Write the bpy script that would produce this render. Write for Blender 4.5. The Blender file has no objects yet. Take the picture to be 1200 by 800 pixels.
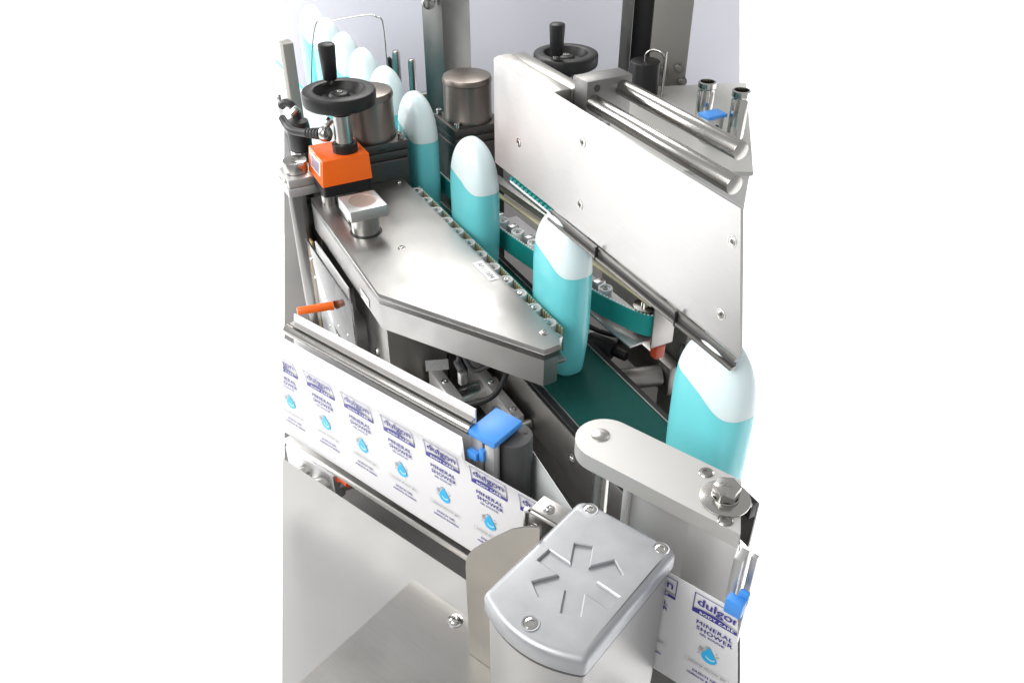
import bpy, bmesh, math, random
from mathutils import Vector, Matrix

scene = bpy.context.scene
R = math.radians
random.seed(4)

# ------------------------------------------------------------------ camera
# metres. x runs along the conveyor (towards the camera), y across it, z up; z = 0 is the belt.
cam_d = bpy.data.cameras.new('camera')
cam_d.sensor_width = 36.0
cam_d.lens = 30.24
cam_d.clip_start = 0.01
cam_d.clip_end = 50
cam = bpy.data.objects.new('camera', cam_d)
scene.collection.objects.link(cam)
cam.location = (0.7149, -0.4429, 0.623)
cam.rotation_euler = (R(90 - 35.349), 0, R(62.25))
scene.camera = cam

# ------------------------------------------------------------------ white studio light
world = bpy.data.worlds.new('World')
scene.world = world
world.use_nodes = True
bg = world.node_tree.nodes['Background']
bg.inputs[0].default_value = (1.0, 1.0, 1.0, 1)
bg.inputs[1].default_value = 0.6


def softbox(name, loc, target, sx, sy, power, col=(1, 1, 1)):
    d = bpy.data.lights.new(name, 'AREA')
    d.shape = 'RECTANGLE'
    d.size, d.size_y = sx, sy
    d.energy = power
    d.color = col
    o = bpy.data.objects.new(name, d)
    scene.collection.objects.link(o)
    o.location = loc
    o.rotation_euler = (Vector(target) - Vector(loc)).to_track_quat('-Z', 'Y').to_euler()
    return o


softbox('softbox_key', (0.25, -1.35, 1.15), (0.05, -0.1, 0.1), 1.1, 1.1, 27, (1.0, 0.99, 0.97))
softbox('softbox_back', (-1.25, 0.35, 1.3), (-0.1, -0.1, 0.1), 0.7, 0.7, 15, (1.0, 0.98, 0.95))
softbox('softbox_side', (-1.2, -0.80, 0.60), (-0.1, 0.0, 0.2), 0.7, 0.7, 15)
# added lamps, out of view, that bring the floor beside the machine to white
CA, CS = math.cos(R(62.25)), math.sin(R(62.25))
for name, cx in (('floor_fill_left', -4.0), ('floor_fill_right', 4.0)):
    wx = 0.7149 + cx * CA - 4.6 * CS
    wy = -0.4429 + cx * CS + 4.6 * CA
    fl = softbox(name, (wx, wy, 1.3), (wx, wy, -1.0), 7.2, 9.2, 420)
    fl.rotation_euler = (0, 0, R(62.25))
    fl.data.spread = R(12)

scene.view_settings.view_transform = 'Standard'
scene.view_settings.look = 'None'
scene.view_settings.exposure = 0.0
scene.view_settings.gamma = 1.0
scene.view_settings.use_curve_mapping = False
scene.cycles.max_bounces = 10
scene.cycles.transparent_max_bounces = 12


# ------------------------------------------------------------------ materials
MATS = {}


def mat(name, col, rough=0.4, metal=0.0, brush=None, bump=0.0, bscale=300, vary=0.0, vscale=40, aniso=0.0, arot=0.0,
        coat=0.0, sss=0.0, trans=0.0, alpha=1.0, spec=0.5, smudge=0.0):
    m = bpy.data.materials.new(name)
    m.use_nodes = True
    nt = m.node_tree
    b = nt.nodes['Principled BSDF']
    b.inputs['Base Color'].default_value = (*col, 1)
    b.inputs['Roughness'].default_value = rough
    b.inputs['Metallic'].default_value = metal
    b.inputs['Specular IOR Level'].default_value = spec
    if coat:
        b.inputs['Coat Weight'].default_value = coat
        b.inputs['Coat Roughness'].default_value = 0.12
    if sss:
        b.inputs['Subsurface Weight'].default_value = sss
        b.inputs['Subsurface Radius'].default_value = (0.01, 0.02, 0.025)
        b.inputs['Subsurface Scale'].default_value = 0.6
    if trans:
        b.inputs['Transmission Weight'].default_value = trans
    if alpha < 1:
        b.inputs['Alpha'].default_value = alpha
    tc = nt.nodes.new('ShaderNodeTexCoord')
    if aniso:
        b.inputs['Anisotropic'].default_value = aniso
        b.inputs['Anisotropic Rotation'].default_value = arot
        tg = nt.nodes.new('ShaderNodeTangent')
        tg.direction_type = 'RADIAL'
        tg.axis = 'Z'
        nt.links.new(tg.outputs[0], b.inputs['Tangent'])
    rough_src = None
    if brush:
        mp = nt.nodes.new('ShaderNodeMapping')
        mp.inputs['Scale'].default_value = brush
        n = nt.nodes.new('ShaderNodeTexNoise')
        n.inputs['Scale'].default_value = 1.0
        n.inputs['Detail'].default_value = 4
        n.inputs['Roughness'].default_value = 0.65
        nt.links.new(tc.outputs['Object'], mp.inputs[0])
        nt.links.new(mp.outputs[0], n.inputs[0])
        mr = nt.nodes.new('ShaderNodeMapRange')
        mr.inputs[3].default_value = max(0.02, rough - 0.1)
        mr.inputs[4].default_value = rough + 0.12
        nt.links.new(n.outputs[0], mr.inputs[0])
        rough_src = mr.outputs[0]
        bp = nt.nodes.new('ShaderNodeBump')
        bp.inputs['Strength'].default_value = 0.09
        bp.inputs['Distance'].default_value = 0.0004
        nt.links.new(n.outputs[0], bp.inputs['Height'])
        nt.links.new(bp.outputs[0], b.inputs['Normal'])
        if not vary:
            gm = nt.nodes.new('ShaderNodeMix')
            gm.data_type = 'RGBA'
            gm.inputs['A'].default_value = (*[c * 0.88 for c in col], 1)
            gm.inputs['B'].default_value = (*[min(1, c * 1.12) for c in col], 1)
            nt.links.new(n.outputs[0], gm.inputs['Factor'])
            nt.links.new(gm.outputs['Result'], b.inputs['Base Color'])
    if smudge:
        n3 = nt.nodes.new('ShaderNodeTexNoise')
        n3.inputs['Scale'].default_value = 22
        n3.inputs['Detail'].default_value = 5
        nt.links.new(tc.outputs['Object'], n3.inputs[0])
        mr3 = nt.nodes.new('ShaderNodeMapRange')
        mr3.inputs[1].default_value = 0.35
        mr3.inputs[2].default_value = 0.7
        mr3.inputs[3].default_value = 0
        mr3.inputs[4].default_value = smudge
        nt.links.new(n3.outputs[0], mr3.inputs[0])
        ad = nt.nodes.new('ShaderNodeMath')
        ad.operation = 'ADD'
        if rough_src:
            nt.links.new(rough_src, ad.inputs[0])
        else:
            ad.inputs[0].default_value = rough
        nt.links.new(mr3.outputs[0], ad.inputs[1])
        rough_src = ad.outputs[0]
    if rough_src:
        nt.links.new(rough_src, b.inputs['Roughness'])
    if bump:
        n = nt.nodes.new('ShaderNodeTexNoise')
        n.inputs['Scale'].default_value = bscale
        n.inputs['Detail'].default_value = 3
        nt.links.new(tc.outputs['Object'], n.inputs[0])
        bp = nt.nodes.new('ShaderNodeBump')
        bp.inputs['Strength'].default_value = bump
        bp.inputs['Distance'].default_value = 0.0005
        nt.links.new(n.outputs[0], bp.inputs['Height'])
        nt.links.new(bp.outputs[0], b.inputs['Normal'])
    if vary:
        n = nt.nodes.new('ShaderNodeTexNoise')
        n.inputs['Scale'].default_value = vscale
        n.inputs['Detail'].default_value = 4
        nt.links.new(tc.outputs['Object'], n.inputs[0])
        mx = nt.nodes.new('ShaderNodeMix')
        mx.data_type = 'RGBA'
        mx.inputs['A'].default_value = (*[c * (1 - vary) for c in col], 1)
        mx.inputs['B'].default_value = (*[min(1, c * (1 + vary)) for c in col], 1)
        nt.links.new(n.outputs[0], mx.inputs['Factor'])
        nt.links.new(mx.outputs['Result'], b.inputs['Base Color'])
    MATS[name] = m
    return m


mat('steel', (0.45, 0.44, 0.425), 0.30, 1, brush=(30, 900, 900), aniso=0.5, smudge=0.08)
mat('steel_wall', (0.50, 0.495, 0.485), 0.42, 1, brush=(30, 900, 900), aniso=0.7, arot=0.25, smudge=0.06)
mat('steel_cover', (0.31, 0.307, 0.30), 0.33, 1, brush=(30, 900, 900), aniso=0.0, smudge=0.12, vary=0.06, vscale=14)
mat('steel_plate', (0.54, 0.537, 0.53), 0.38, 1, brush=(25, 700, 700), aniso=0.6, arot=0.25, smudge=0.05)
mat('steel_dull', (0.29, 0.28, 0.268), 0.36, 1, brush=(40, 700, 700), smudge=0.1)
mat('steel_sheet', (0.36, 0.35, 0.335), 0.33, 1, brush=(30, 900, 900), smudge=0.1)
mat('steel_warm', (0.28, 0.267, 0.247), 0.34, 1, brush=(30, 900, 900), smudge=0.1)
mat('steel_post', (0.20, 0.20, 0.192), 0.36, 1, brush=(700, 700, 40), smudge=0.1)
mat('table_metal', (0.37, 0.368, 0.363), 0.48, 0.75, bump=0.08, bscale=900, smudge=0.08)
mat('bed_metal', (0.17, 0.163, 0.158), 0.5, 0.6, smudge=0.1)
mat('motor_metal', (0.185, 0.162, 0.145), 0.33, 1, bump=0.05, bscale=500, smudge=0.1)
mat('motor_box', (0.09, 0.085, 0.08), 0.38, 0.9, bump=0.05, bscale=500, smudge=0.08)
mat('aluminium', (0.52, 0.518, 0.515), 0.4, 0.9, bump=0.05, bscale=900, smudge=0.06)
mat('aluminium_lifted', (0.70, 0.695, 0.69), 0.4, 0.7, bump=0.05, bscale=900)  # aluminium with its colour lightened, standing in for light on shaded parts
mat('aluminium_white', (0.60, 0.595, 0.58), 0.45, 0.55, bump=0.06, bscale=1200, smudge=0.05)
mat('cast_aluminium', (0.42, 0.428, 0.445), 0.42, 1, bump=0.05, bscale=700, vary=0.16, vscale=60, smudge=0.16)
mat('housing_paint', (0.38, 0.375, 0.37), 0.4, 0.5, bump=0.05, bscale=900)
mat('grey_anodised', (0.20, 0.195, 0.19), 0.42, 0.8, bump=0.06, bscale=900)
mat('chrome', (0.52, 0.51, 0.49), 0.14, 1, smudge=0.05)
mat('polished', (0.44, 0.43, 0.41), 0.2, 1, smudge=0.06)
mat('polished_dark', (0.17, 0.165, 0.158), 0.22, 1, smudge=0.06)
mat('polished_rod', (0.42, 0.41, 0.39), 0.2, 1, brush=(20, 500, 500), smudge=0.05)
mat('black_plastic', (0.012, 0.012, 0.0125), 0.42, 0, spec=0.3, bump=0.22, bscale=1400)
mat('black_rubber', (0.012, 0.012, 0.013), 0.5, 0)
mat('dark_grey', (0.060, 0.060, 0.063), 0.5, 0, bump=0.1, bscale=900, smudge=0.1)
mat('dark_paint', (0.22, 0.212, 0.195), 0.5, 0.3, smudge=0.08)
mat('orange_plastic', (0.86, 0.135, 0.008), 0.22, 0, coat=0.3, bump=0.02, bscale=300)
mat('orange_rubber', (0.62, 0.075, 0.012), 0.5, 0)
mat('red_plastic', (0.42, 0.05, 0.015), 0.45, 0)
mat('blue_plastic', (0.05, 0.25, 0.68), 0.42, 0, bump=0.08, bscale=700)
mat('bottle_teal', (0.16, 0.61, 0.65), 0.26, 0, sss=0.4, spec=0.5)
mat('bottle_white', (0.68, 0.79, 0.81), 0.28, 0, sss=0.35)
mat('belt_green', (0.005, 0.075, 0.066), 0.6, 0, spec=0.25, bump=0.4, bscale=1500, vary=0.12, vscale=90)
mat('guide_belt', (0.006, 0.21, 0.195), 0.5, 0, bump=0.2, bscale=1200)
mat('belt_tooth', (0.42, 0.38, 0.24), 0.6, 0)
mat('white_nylon', (0.50, 0.515, 0.51), 0.42, 0, sss=0.2)
mat('paper', (0.70, 0.695, 0.705), 0.5, 0, spec=0.3)
mat('liner', (0.62, 0.65, 0.645), 0.4, 0, spec=0.4)
mat('print_violet', (0.030, 0.026, 0.25), 0.45, 0)
mat('print_grey', (0.38, 0.38, 0.40), 0.5, 0)
mat('print_cyan', (0.015, 0.43, 0.80), 0.4, 0)
mat('print_pale', (0.35, 0.72, 0.90), 0.4, 0)
mat('print_white', (0.72, 0.72, 0.735), 0.45, 0)
mat('tag_grey', (0.26, 0.26, 0.255), 0.4, 0, vary=0.4, vscale=400)
mat('print_black', (0.05, 0.05, 0.055), 0.5, 0)
mat('acrylic', (0.93, 0.95, 0.96), 0.05, 0, trans=1.0)
mat('acrylic_teal', (0.05, 0.42, 0.42), 0.1, 0)
mat('display', (0.30, 0.28, 0.36), 0.1, 0, coat=0.5)
mat('copper_face', (0.40, 0.30, 0.26), 0.45, 0.7, smudge=0.1)
mat('floor_white', (0.9, 0.9, 0.9), 0.9, 0, spec=0.1)
mat('backdrop', (0.64, 0.64, 0.71), 0.8, 0)
mat('cabinet_grey', (0.42, 0.42, 0.405), 0.45, 0.2)
mat('brass', (0.45, 0.30, 0.13), 0.4, 0.8)


# ------------------------------------------------------------------ mesh building
class MB:
    def __init__(self):
        self.bm = bmesh.new()

    def _take(self, t, mi, M):
        for f in t.faces:
            f.material_index = mi
        me = bpy.data.meshes.new('tmp')
        t.to_mesh(me)
        t.free()
        if M is not None:
            me.transform(M)
        self.bm.from_mesh(me)
        bpy.data.meshes.remove(me)
        return self

    def _bev(self, t, bev, seg, only=None):
        if bev > 0:
            ed = [e for e in t.edges if len(e.link_faces) == 2 and e.calc_face_angle() > 0.6]
            if only:
                ed = [e for e in ed if only(e)]
            if ed:
                bmesh.ops.bevel(t, geom=ed, offset=bev, segments=seg, affect='EDGES', profile=0.5, clamp_overlap=True)

    def box(self, x0, x1, y0, y1, z0, z1, bev=0.0008, seg=2, mi=0, M=None, only=None):
        t = bmesh.new()
        bmesh.ops.create_cube(t, size=1)
        for v in t.verts:
            v.co = Vector(((x0 + x1) / 2 + v.co.x * (x1 - x0), (y0 + y1) / 2 + v.co.y * (y1 - y0),
                           (z0 + z1) / 2 + v.co.z * (z1 - z0)))
        self._bev(t, min(bev, 0.45 * min(abs(x1 - x0), abs(y1 - y0), abs(z1 - z0))), seg, only)
        return self._take(t, mi, M)

    def prism(self, pts, z0, z1, bev=0.0, seg=2, mi=0, M=None, only=None):
        a = sum(pts[i][0] * pts[(i + 1) % len(pts)][1] - pts[(i + 1) % len(pts)][0] * pts[i][1] for i in range(len(pts)))
        if a < 0:
            pts = pts[::-1]
        t = bmesh.new()
        lo = [t.verts.new((p[0], p[1], z0)) for p in pts]
        hi = [t.verts.new((p[0], p[1], z1)) for p in pts]
        n = len(pts)
        t.faces.new(hi)
        t.faces.new(lo[::-1])
        for i in range(n):
            t.faces.new((lo[i], lo[(i + 1) % n], hi[(i + 1) % n], hi[i]))
        self._bev(t, bev, seg, only)
        return self._take(t, mi, M)

    def cyl(self, p0, p1, r0, r1=None, n=28, bev=0.0, seg=2, mi=0):
        r1 = r0 if r1 is None else r1
        p0, p1 = Vector(p0), Vector(p1)
        L = (p1 - p0).length
        t = bmesh.new()
        bmesh.ops.create_cone(t, cap_ends=True, cap_tris=False, segments=n, radius1=r0, radius2=r1, depth=L)
        self._bev(t, bev, seg)
        q = (p1 - p0).to_track_quat('Z', 'Y').to_matrix().to_4x4()
        return self._take(t, mi, Matrix.Translation((p0 + p1) / 2) @ q)

    def lathe(self, prof, c=(0, 0, 0), n=40, mi=0, M=None, close=False):
        t = bmesh.new()
        rings = []
        for r, z in prof:
            if r < 1e-6:
                rings.append([t.verts.new((0, 0, z))])
            else:
                rings.append([t.verts.new((r * math.cos(2 * math.pi * k / n), r * math.sin(2 * math.pi * k / n), z)) for k in range(n)])
        pairs = list(zip(rings, rings[1:]))
        if close:
            pairs.append((rings[-1], rings[0]))
        for a, b in pairs:
            for k in range(n):
                k2 = (k + 1) % n
                if len(a) == 1 and len(b) == 1:
                    continue
                if len(a) == 1:
                    t.faces.new((a[0], b[k2], b[k]))
                elif len(b) == 1:
                    t.faces.new((a[k], a[k2], b[0]))
                else:
                    t.faces.new((a[k], a[k2], b[k2], b[k]))
        bmesh.ops.recalc_face_normals(t, faces=t.faces[:])
        T = Matrix.Translation(c)
        return self._take(t, mi, T @ M if M is not None else T)

    def tube(self, pts, r, n=10, sub=6, mi=0):
        P = [Vector(p) for p in pts]
        path = []
        for i in range(len(P) - 1):
            a, b, c, d = P[max(i - 1, 0)], P[i], P[i + 1], P[min(i + 2, len(P) - 1)]
            for k in range(sub):
                s = k / sub
                path.append(0.5 * ((2 * b) + (c - a) * s + (2 * a - 5 * b + 4 * c - d) * s * s + (3 * b - a - 3 * c + d) * s ** 3))
        path.append(P[-1])
        t = bmesh.new()
        rings = []
        up = Vector((0.13, 0.27, 0.95)).normalized()
        for i, p in enumerate(path):
            d = (path[min(i + 1, len(path) - 1)] - path[max(i - 1, 0)]).normalized()
            s = d.cross(up)
            if s.length < 0.1:
                s = d.cross(Vector((1, 0, 0)))
            s.normalize()
            w = s.cross(d).normalized()
            up = w
            rings.append([t.verts.new(p + r * (math.cos(2 * math.pi * k / n) * s + math.sin(2 * math.pi * k / n) * w)) for k in range(n)])
        for a, b in zip(rings, rings[1:]):
            for k in range(n):
                t.faces.new((a[k], a[(k + 1) % n], b[(k + 1) % n], b[k]))
        t.faces.new(rings[0])
        t.faces.new(rings[-1])
        bmesh.ops.recalc_face_normals(t, faces=t.faces[:])
        return self._take(t, mi, None)

    def poly(self, pts, mi=0):
        t = bmesh.new()
        f = t.faces.new([t.verts.new(p) for p in pts])
        bmesh.ops.triangulate(t, faces=[f])
        return self._take(t, mi, None)

    def quads(self, verts, faces, mi=0):
        t = bmesh.new()
        vs = [t.verts.new(v) for v in verts]
        for f in faces:
            t.faces.new([vs[i] for i in f])
        bmesh.ops.recalc_face_normals(t, faces=t.faces[:])
        return self._take(t, mi, None)

    def add(self, me, M, mi=0):
        t = bmesh.new()
        t.from_mesh(me)
        return self._take(t, mi, M)

    def mesh(self, name, mats, angle=38):
        me = bpy.data.meshes.new(name)
        self.bm.to_mesh(me)
        self.bm.free()
        for m in (mats if isinstance(mats, (list, tuple)) else [mats]):
            me.materials.append(MATS[m])
        for p in me.polygons:
            p.use_smooth = True
        me.set_sharp_from_angle(angle=R(angle))
        return me


COL = scene.collection
WROT = R(23.7)      # the label web, its motor and its table stand at this angle to the conveyor


def tag(o, label=None, cat=None, group=None, kind=None):
    if label:
        o['label'] = label
    if cat:
        o['category'] = cat
    if group:
        o['group'] = group
    if kind:
        o['kind'] = kind
    return o


def to_world(loc, rz):
    c, s = math.cos(rz), math.sin(rz)
    return (loc[0] * c - loc[1] * s, loc[0] * s + loc[1] * c, loc[2])


def thing(name, label, cat, loc=(0, 0, 0), rz=0.0, group=None):
    """Empty at a thing's base; loc is given in the frame turned by rz, parts are modelled in that frame."""
    o = bpy.data.objects.new(name, None)
    o.empty_display_size = 0.01
    COL.objects.link(o)
    o.location = to_world(loc, rz)
    o.rotation_euler = (0, 0, rz)
    o['_l'] = loc
    return tag(o, label, cat, group)


def part(name, mb, mats, parent, label=None, angle=38):
    o = bpy.data.objects.new(name, mb.mesh(name, mats, angle) if isinstance(mb, MB) else mb)
    COL.objects.link(o)
    o.parent = parent
    if parent.type == 'EMPTY':
        l = parent['_l']
        o.location = (-l[0], -l[1], -l[2])
    if label:
        o['label'] = label
    return o


def single(name, mb, mats, label=None, cat=None, group=None, kind=None, rz=0.0, angle=38):
    """A thing that is one mesh; its origin goes to the middle of its base."""
    me = mb.mesh(name, mats, angle)
    xs = [v.co.x for v in me.vertices]
    ys = [v.co.y for v in me.vertices]
    zs = [v.co.z for v in me.vertices]
    l = ((min(xs) + max(xs)) / 2, (min(ys) + max(ys)) / 2, min(zs))
    me.transform(Matrix.Translation((-l[0], -l[1], -l[2])))
    o = bpy.data.objects.new(name, me)
    COL.objects.link(o)
    o.location = to_world(l, rz)
    o.rotation_euler = (0, 0, rz)
    o['_l'] = l
    return tag(o, label, cat, group, kind)


def sub(name, mb, mats, parent, label=None, angle=38):
    """A part of a single() thing: modelled in the same frame as the thing."""
    o = bpy.data.objects.new(name, mb.mesh(name, mats, angle) if isinstance(mb, MB) else mb)
    COL.objects.link(o)
    o.parent = parent
    l = parent['_l']
    o.location = (-l[0], -l[1], -l[2])
    if label:
        o['label'] = label
    return o


def copy_tree(o, parent=None):
    c = o.copy()
    COL.objects.link(c)
    c.parent = parent
    for ch in list(o.children):
        copy_tree(ch, c)
    return c


def rounded(pts, rad, n=6):
    """Rounds the corners of a closed outline; rad is one radius or one for each corner."""
    out = []
    N = len(pts)
    for i in range(N):
        p = Vector(pts[i])
        a = Vector(pts[i - 1])
        b = Vector(pts[(i + 1) % N])
        r = rad[i] if isinstance(rad, (list, tuple)) else rad
        if r <= 0:
            out.append((p.x, p.y))
            continue
        d1, d2 = (a - p).normalized(), (b - p).normalized()
        ang = d1.angle(d2)
        t = min(r / math.tan(ang / 2), 0.48 * (a - p).length, 0.48 * (b - p).length)
        s, e = p + d1 * t, p + d2 * t
        for k in range(n + 1):
            u = k / n
            q = (1 - u) ** 2 * s + 2 * u * (1 - u) * p + u * u * e
            out.append((q.x, q.y))
    return out


MESHES = {}


def shared(key, make):
    if key not in MESHES:
        MESHES[key] = make()
    return MESHES[key]


def place(name, me, parent, loc, rot=(0, 0, 0)):
    """A shared mesh as a part (screws, rollers, teeth) at loc, given in the frame of its thing."""
    o = bpy.data.objects.new(name, me)
    COL.objects.link(o)
    o.parent = parent
    l = (0, 0, 0)
    if parent.type == 'EMPTY' or ('_l' in parent.keys()):
        l = parent['_l']
    o.location = (loc[0] - l[0], loc[1] - l[1], loc[2] - l[2])
    o.rotation_euler = rot
    return o


def button_screw(r=0.0042):
    def mk():
        m = MB()
        m.lathe([(r * 1.35, 0), (r * 1.35, 0.0005), (r * 1.02, 0.0007), (r, 0.0012), (r * .8, 0.0024), (r * .5, 0.0029),
                 (r * .42, 0.0029), (r * .40, 0.0014), (0, 0.0014)], n=20)
        return m.mesh('button_screw', 'chrome')
    return shared(('button', r), mk)


def socket_screw(r=0.0042, h=0.005):
    def mk():
        m = MB()
        m.lathe([(r, 0), (r, h - .0005), (r * .9, h), (r * .55, h), (r * .5, h - .002), (0, h - .002)], n=20)
        return m.mesh('socket_screw', 'chrome')
    return shared(('socket', r, h), mk)


def recessed_screw(r=0.004):
    """countersunk screw: rim ring, dished head and a dark cross slot"""
    def mk():
        m = MB()
        m.lathe([(r * 1.25, 0.0), (r * 1.2, 0.0004), (r * 1.02, 0.0004), (r * .96, 0.00005), (r * .9, 0.0003), (r * .45, 0.0005),
                 (r * .4, 0.0001), (0, 0.0001)], n=20)
        for a in (0.5, 0.5 + math.pi / 2):
            m.box(-r * .42, r * .42, -r * .1, r * .1, 0.0001, 0.00045, bev=0, mi=1, M=Matrix.Rotation(a, 4, 'Z'))
        return m.mesh('recessed_screw', ['chrome', 'motor_box'])
    return shared(('recessed', r), mk)


FACE_LEFT = (R(90), 0, 0)           # a +z axis turned to -y


# ------------------------------------------------------------------ setting
m = MB()
m.box(-20, 20, -20, 20, -1.02, -1.0, bev=0)
single('added_floor', m, 'floor_white', kind='structure')  # added floor, lit to plain white around the machine's ends

m = MB()
m.prism([(-1.309, 0.0005), (-0.158, -0.320), (0.2, -0.42), (0.405, -0.032), (0.073, 0.246), (-0.797, 0.974)], -0.16, -0.15)
single('machine_bed', m, 'bed_metal', kind='structure')

m = MB()
m.prism([(-0.186, -0.286), (0.066, -0.492), (0.30, -0.56), (0.385, -0.286)], -0.066, -0.06, bev=0.001)
single('table', m, 'table_metal', kind='structure', rz=WROT)

m = MB()
bc = Matrix.Translation((-1.055, 0.488, 0)) @ Matrix.Rotation(R(62.25), 4, 'Z')
m.prism([(-0.597, -0.45), (0.597, -0.45), (0.479, 0.32), (-0.479, 0.32)], -0.01, 0, M=bc @ Matrix.Rotation(R(90), 4, 'X'))
single('backdrop', m, 'backdrop', kind='structure')

# ------------------------------------------------------------------ conveyor
conv = thing('conveyor', 'flat dark green belt conveyor carrying the row of shower gel bottles', 'conveyor', (-0.35, 0, -0.15))
m = MB()
m.box(-1.08, 0.295, -0.045, 0.045, -0.004, 0.0, bev=0.0008)
part('belt', m, 'belt_green', conv)
for s in (-1, 1):
    m = MB()
    y0, y1 = sorted((s * 0.0455, s * 0.0535))
    m.box(-1.08, 0.295, y0, y1, -0.02, 0.0015, bev=0.001)
    m.box(-1.08, 0.295, *sorted((s * 0.0445, s * 0.0462)), -0.003, 0.0022, bev=0.0004, mi=1)
    part('edge_strip', m, ['black_rubber', 'steel'], conv)
    m = MB()
    y0, y1 = sorted((s * 0.0540, s * 0.0570))
    m.box(-1.08, 0.295, y0, y1, -0.066, -0.003, bev=0.0008)
    sp = part('side_plate', m, 'steel_dull', conv)
    if s < 0:
        for a in (0.125, 0.30):
            place('screw', button_screw(0.005), sp, (a, y0, -0.035), FACE_LEFT)
m = MB()
m.box(-1.05, 0.28, -0.03, 0.03, -0.149, -0.0665, bev=0.001)
part('support_beam', m, 'bed_metal', conv)

# ------------------------------------------------------------------ bottles
BA, BB, BH = 0.0435, 0.0245, 0.2


def brad(z):
    """width of the bottle at height z, 1 at its belly"""
    if z < 0.004:
        return 0.80 + 0.05 * math.sqrt(max(0.0, 1 - ((0.004 - z) / 0.004) ** 2))
    if z < 0.075:
        u = (z - 0.004) / 0.071
        return 0.85 + 0.15 * math.sin(u * math.pi / 2)
    if z < 0.115:
        return 1.0
    u = min(1.0, (z - 0.115) / (BH - 0.115))
    return max(0.0, 1 - u ** 2.9) ** 0.53


NS = 64


def wave(th):
    x = math.cos(th)
    u = min(1, max(0, (x + 0.30) / 1.1))
    return 0.1535 - 0.0165 * (u * u * (3 - 2 * u))


def bring(bm, zs):
    out = []
    for k in range(NS):
        th = 2 * math.pi * k / NS
        z = zs(th) if callable(zs) else zs
        r = brad(z)
        c, s = math.cos(th), math.sin(th)
        e = 0.74
        out.append((BA * r * math.copysign(abs(c) ** e, c), BB * (r ** 0.92) * math.copysign(abs(s) ** e, s), z))
    return out


def make_bottle():
    root = thing('shower_gel_bottle', 'x', 'bottle')
    vs, fs = [], []
    rows = []
    zs = [0, 0.0015, 0.004, 0.02, 0.04, 0.06, 0.08, 0.10]
    for z in zs:
        rows.append(bring(None, z))
    for f in (0.25, 0.5, 0.75, 1.0):
        rows.append(bring(None, lambda th, f=f: 0.10 + f * (wave(th) - 0.10)))

    def grid(rows, cap_lo, cap_hi):
        vs = [p for r in rows for p in r]
        fs = []
        for i in range(len(rows) - 1):
            for k in range(NS):
                k2 = (k + 1) % NS
                fs.append((i * NS + k, i * NS + k2, (i + 1) * NS + k2, (i + 1) * NS + k))
        if cap_lo:
            fs.append(tuple(range(NS))[::-1])
        if cap_hi:
            vs.append((0, 0, BH))
            n = len(vs) - 1
            b = (len(rows) - 1) * NS
            for k in range(NS):
                fs.append((b + k, b + (k + 1) % NS, n))
        return vs, fs
    part('body', MB().quads(*grid(rows, True, False)), 'bottle_teal', root, angle=60)
    rows2 = []
    for f in (0.0, 0.12, 0.25, 0.38, 0.5, 0.62, 0.73, 0.82, 0.89, 0.945, 0.98, 0.995):
        rows2.append(bring(None, lambda th, f=f: wave(th) + f * (BH - wave(th))))
    part('cap', MB().quads(*grid(rows2, False, True)), 'bottle_white', root, angle=80)
    return root


bot = make_bottle()
spots = [
    (0.264, 0.000, 0, 'nearest shower gel bottle, teal with white top, beside the silver bracket arm'),
    (-0.003, -0.001, 0, 'teal and white shower gel bottle at the nose of the grey steel cover'),
    (-0.2335, 0.0, 2, 'teal and white shower gel bottle just left of the big steel plate'),
    (-0.4266, 0.0, -2, 'teal and white shower gel bottle between the two dark round motors'),
    (-0.554, 0.003, 3, 'pale shower gel bottle directly behind the left dark motor, fifth from the front'),
    (-0.660, 0.004, 0, 'white topped shower gel bottle, sixth from the front in the back row'),
    (-0.760, 0.005, 0, 'white topped shower gel bottle, third from the far end of the row'),
    (-0.862, 0.006, 0, 'white topped shower gel bottle, second from the far end of the row'),
    (-0.964, 0.010, 0, 'farthest white topped shower gel bottle at the end of the row'),
]
for i, (x, y, a, lab) in enumerate(spots):
    o = bot if i == 0 else copy_tree(bot)
    o.location = (x, y, 0.0003)
    o.rotation_euler = (0, 0, R(a))
    tag(o, lab, 'bottle', 'shower gel bottles on the conveyor')

# ------------------------------------------------------------------ steel cover in the middle
CZ = 0.10
cover = thing('steel_cover', 'angular brushed stainless steel cover with pointed nose beside the bottles', 'machine cover', (-0.15, -0.12, 0.053))
outl = [(-0.372, -0.0505), (0.076, -0.0505), (0.0900, -0.0575), (0.0915, -0.077), (-0.092, -0.1905), (-0.368, -0.186)]
lowl = [(-0.372, -0.078), (0.060, -0.078), (0.066, -0.056), (0.076, -0.0535), (0.0900, -0.0595), (0.0912, -0.077), (-0.092, -0.1903), (-0.368, -0.1858)]
m = MB()
m.prism(outl, CZ - 0.014, CZ, bev=0.0055, seg=4, only=lambda e: sum(v.co.z for v in e.verts) > 2 * (CZ - 0.001) or abs(e.verts[0].co.z - e.verts[1].co.z) > 0.005)
ts = part('top_sheet', m, 'steel_cover', cover)
ts.modifiers.new('weighted', 'WEIGHTED_NORMAL')
m = MB()
m.prism(lowl, CZ - 0.048, CZ - 0.014, bev=0.004, seg=3, only=lambda e: abs(e.verts[0].co.z - e.verts[1].co.z) > 0.005)
part('side_wall', m, 'steel_cover', cover)
for p in ((-0.356, -0.0605), (-0.1776, -0.1276), (0.0636, -0.062)):
    place('screw', button_screw(0.0036), cover, (p[0], p[1], CZ + 0.0002))


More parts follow.
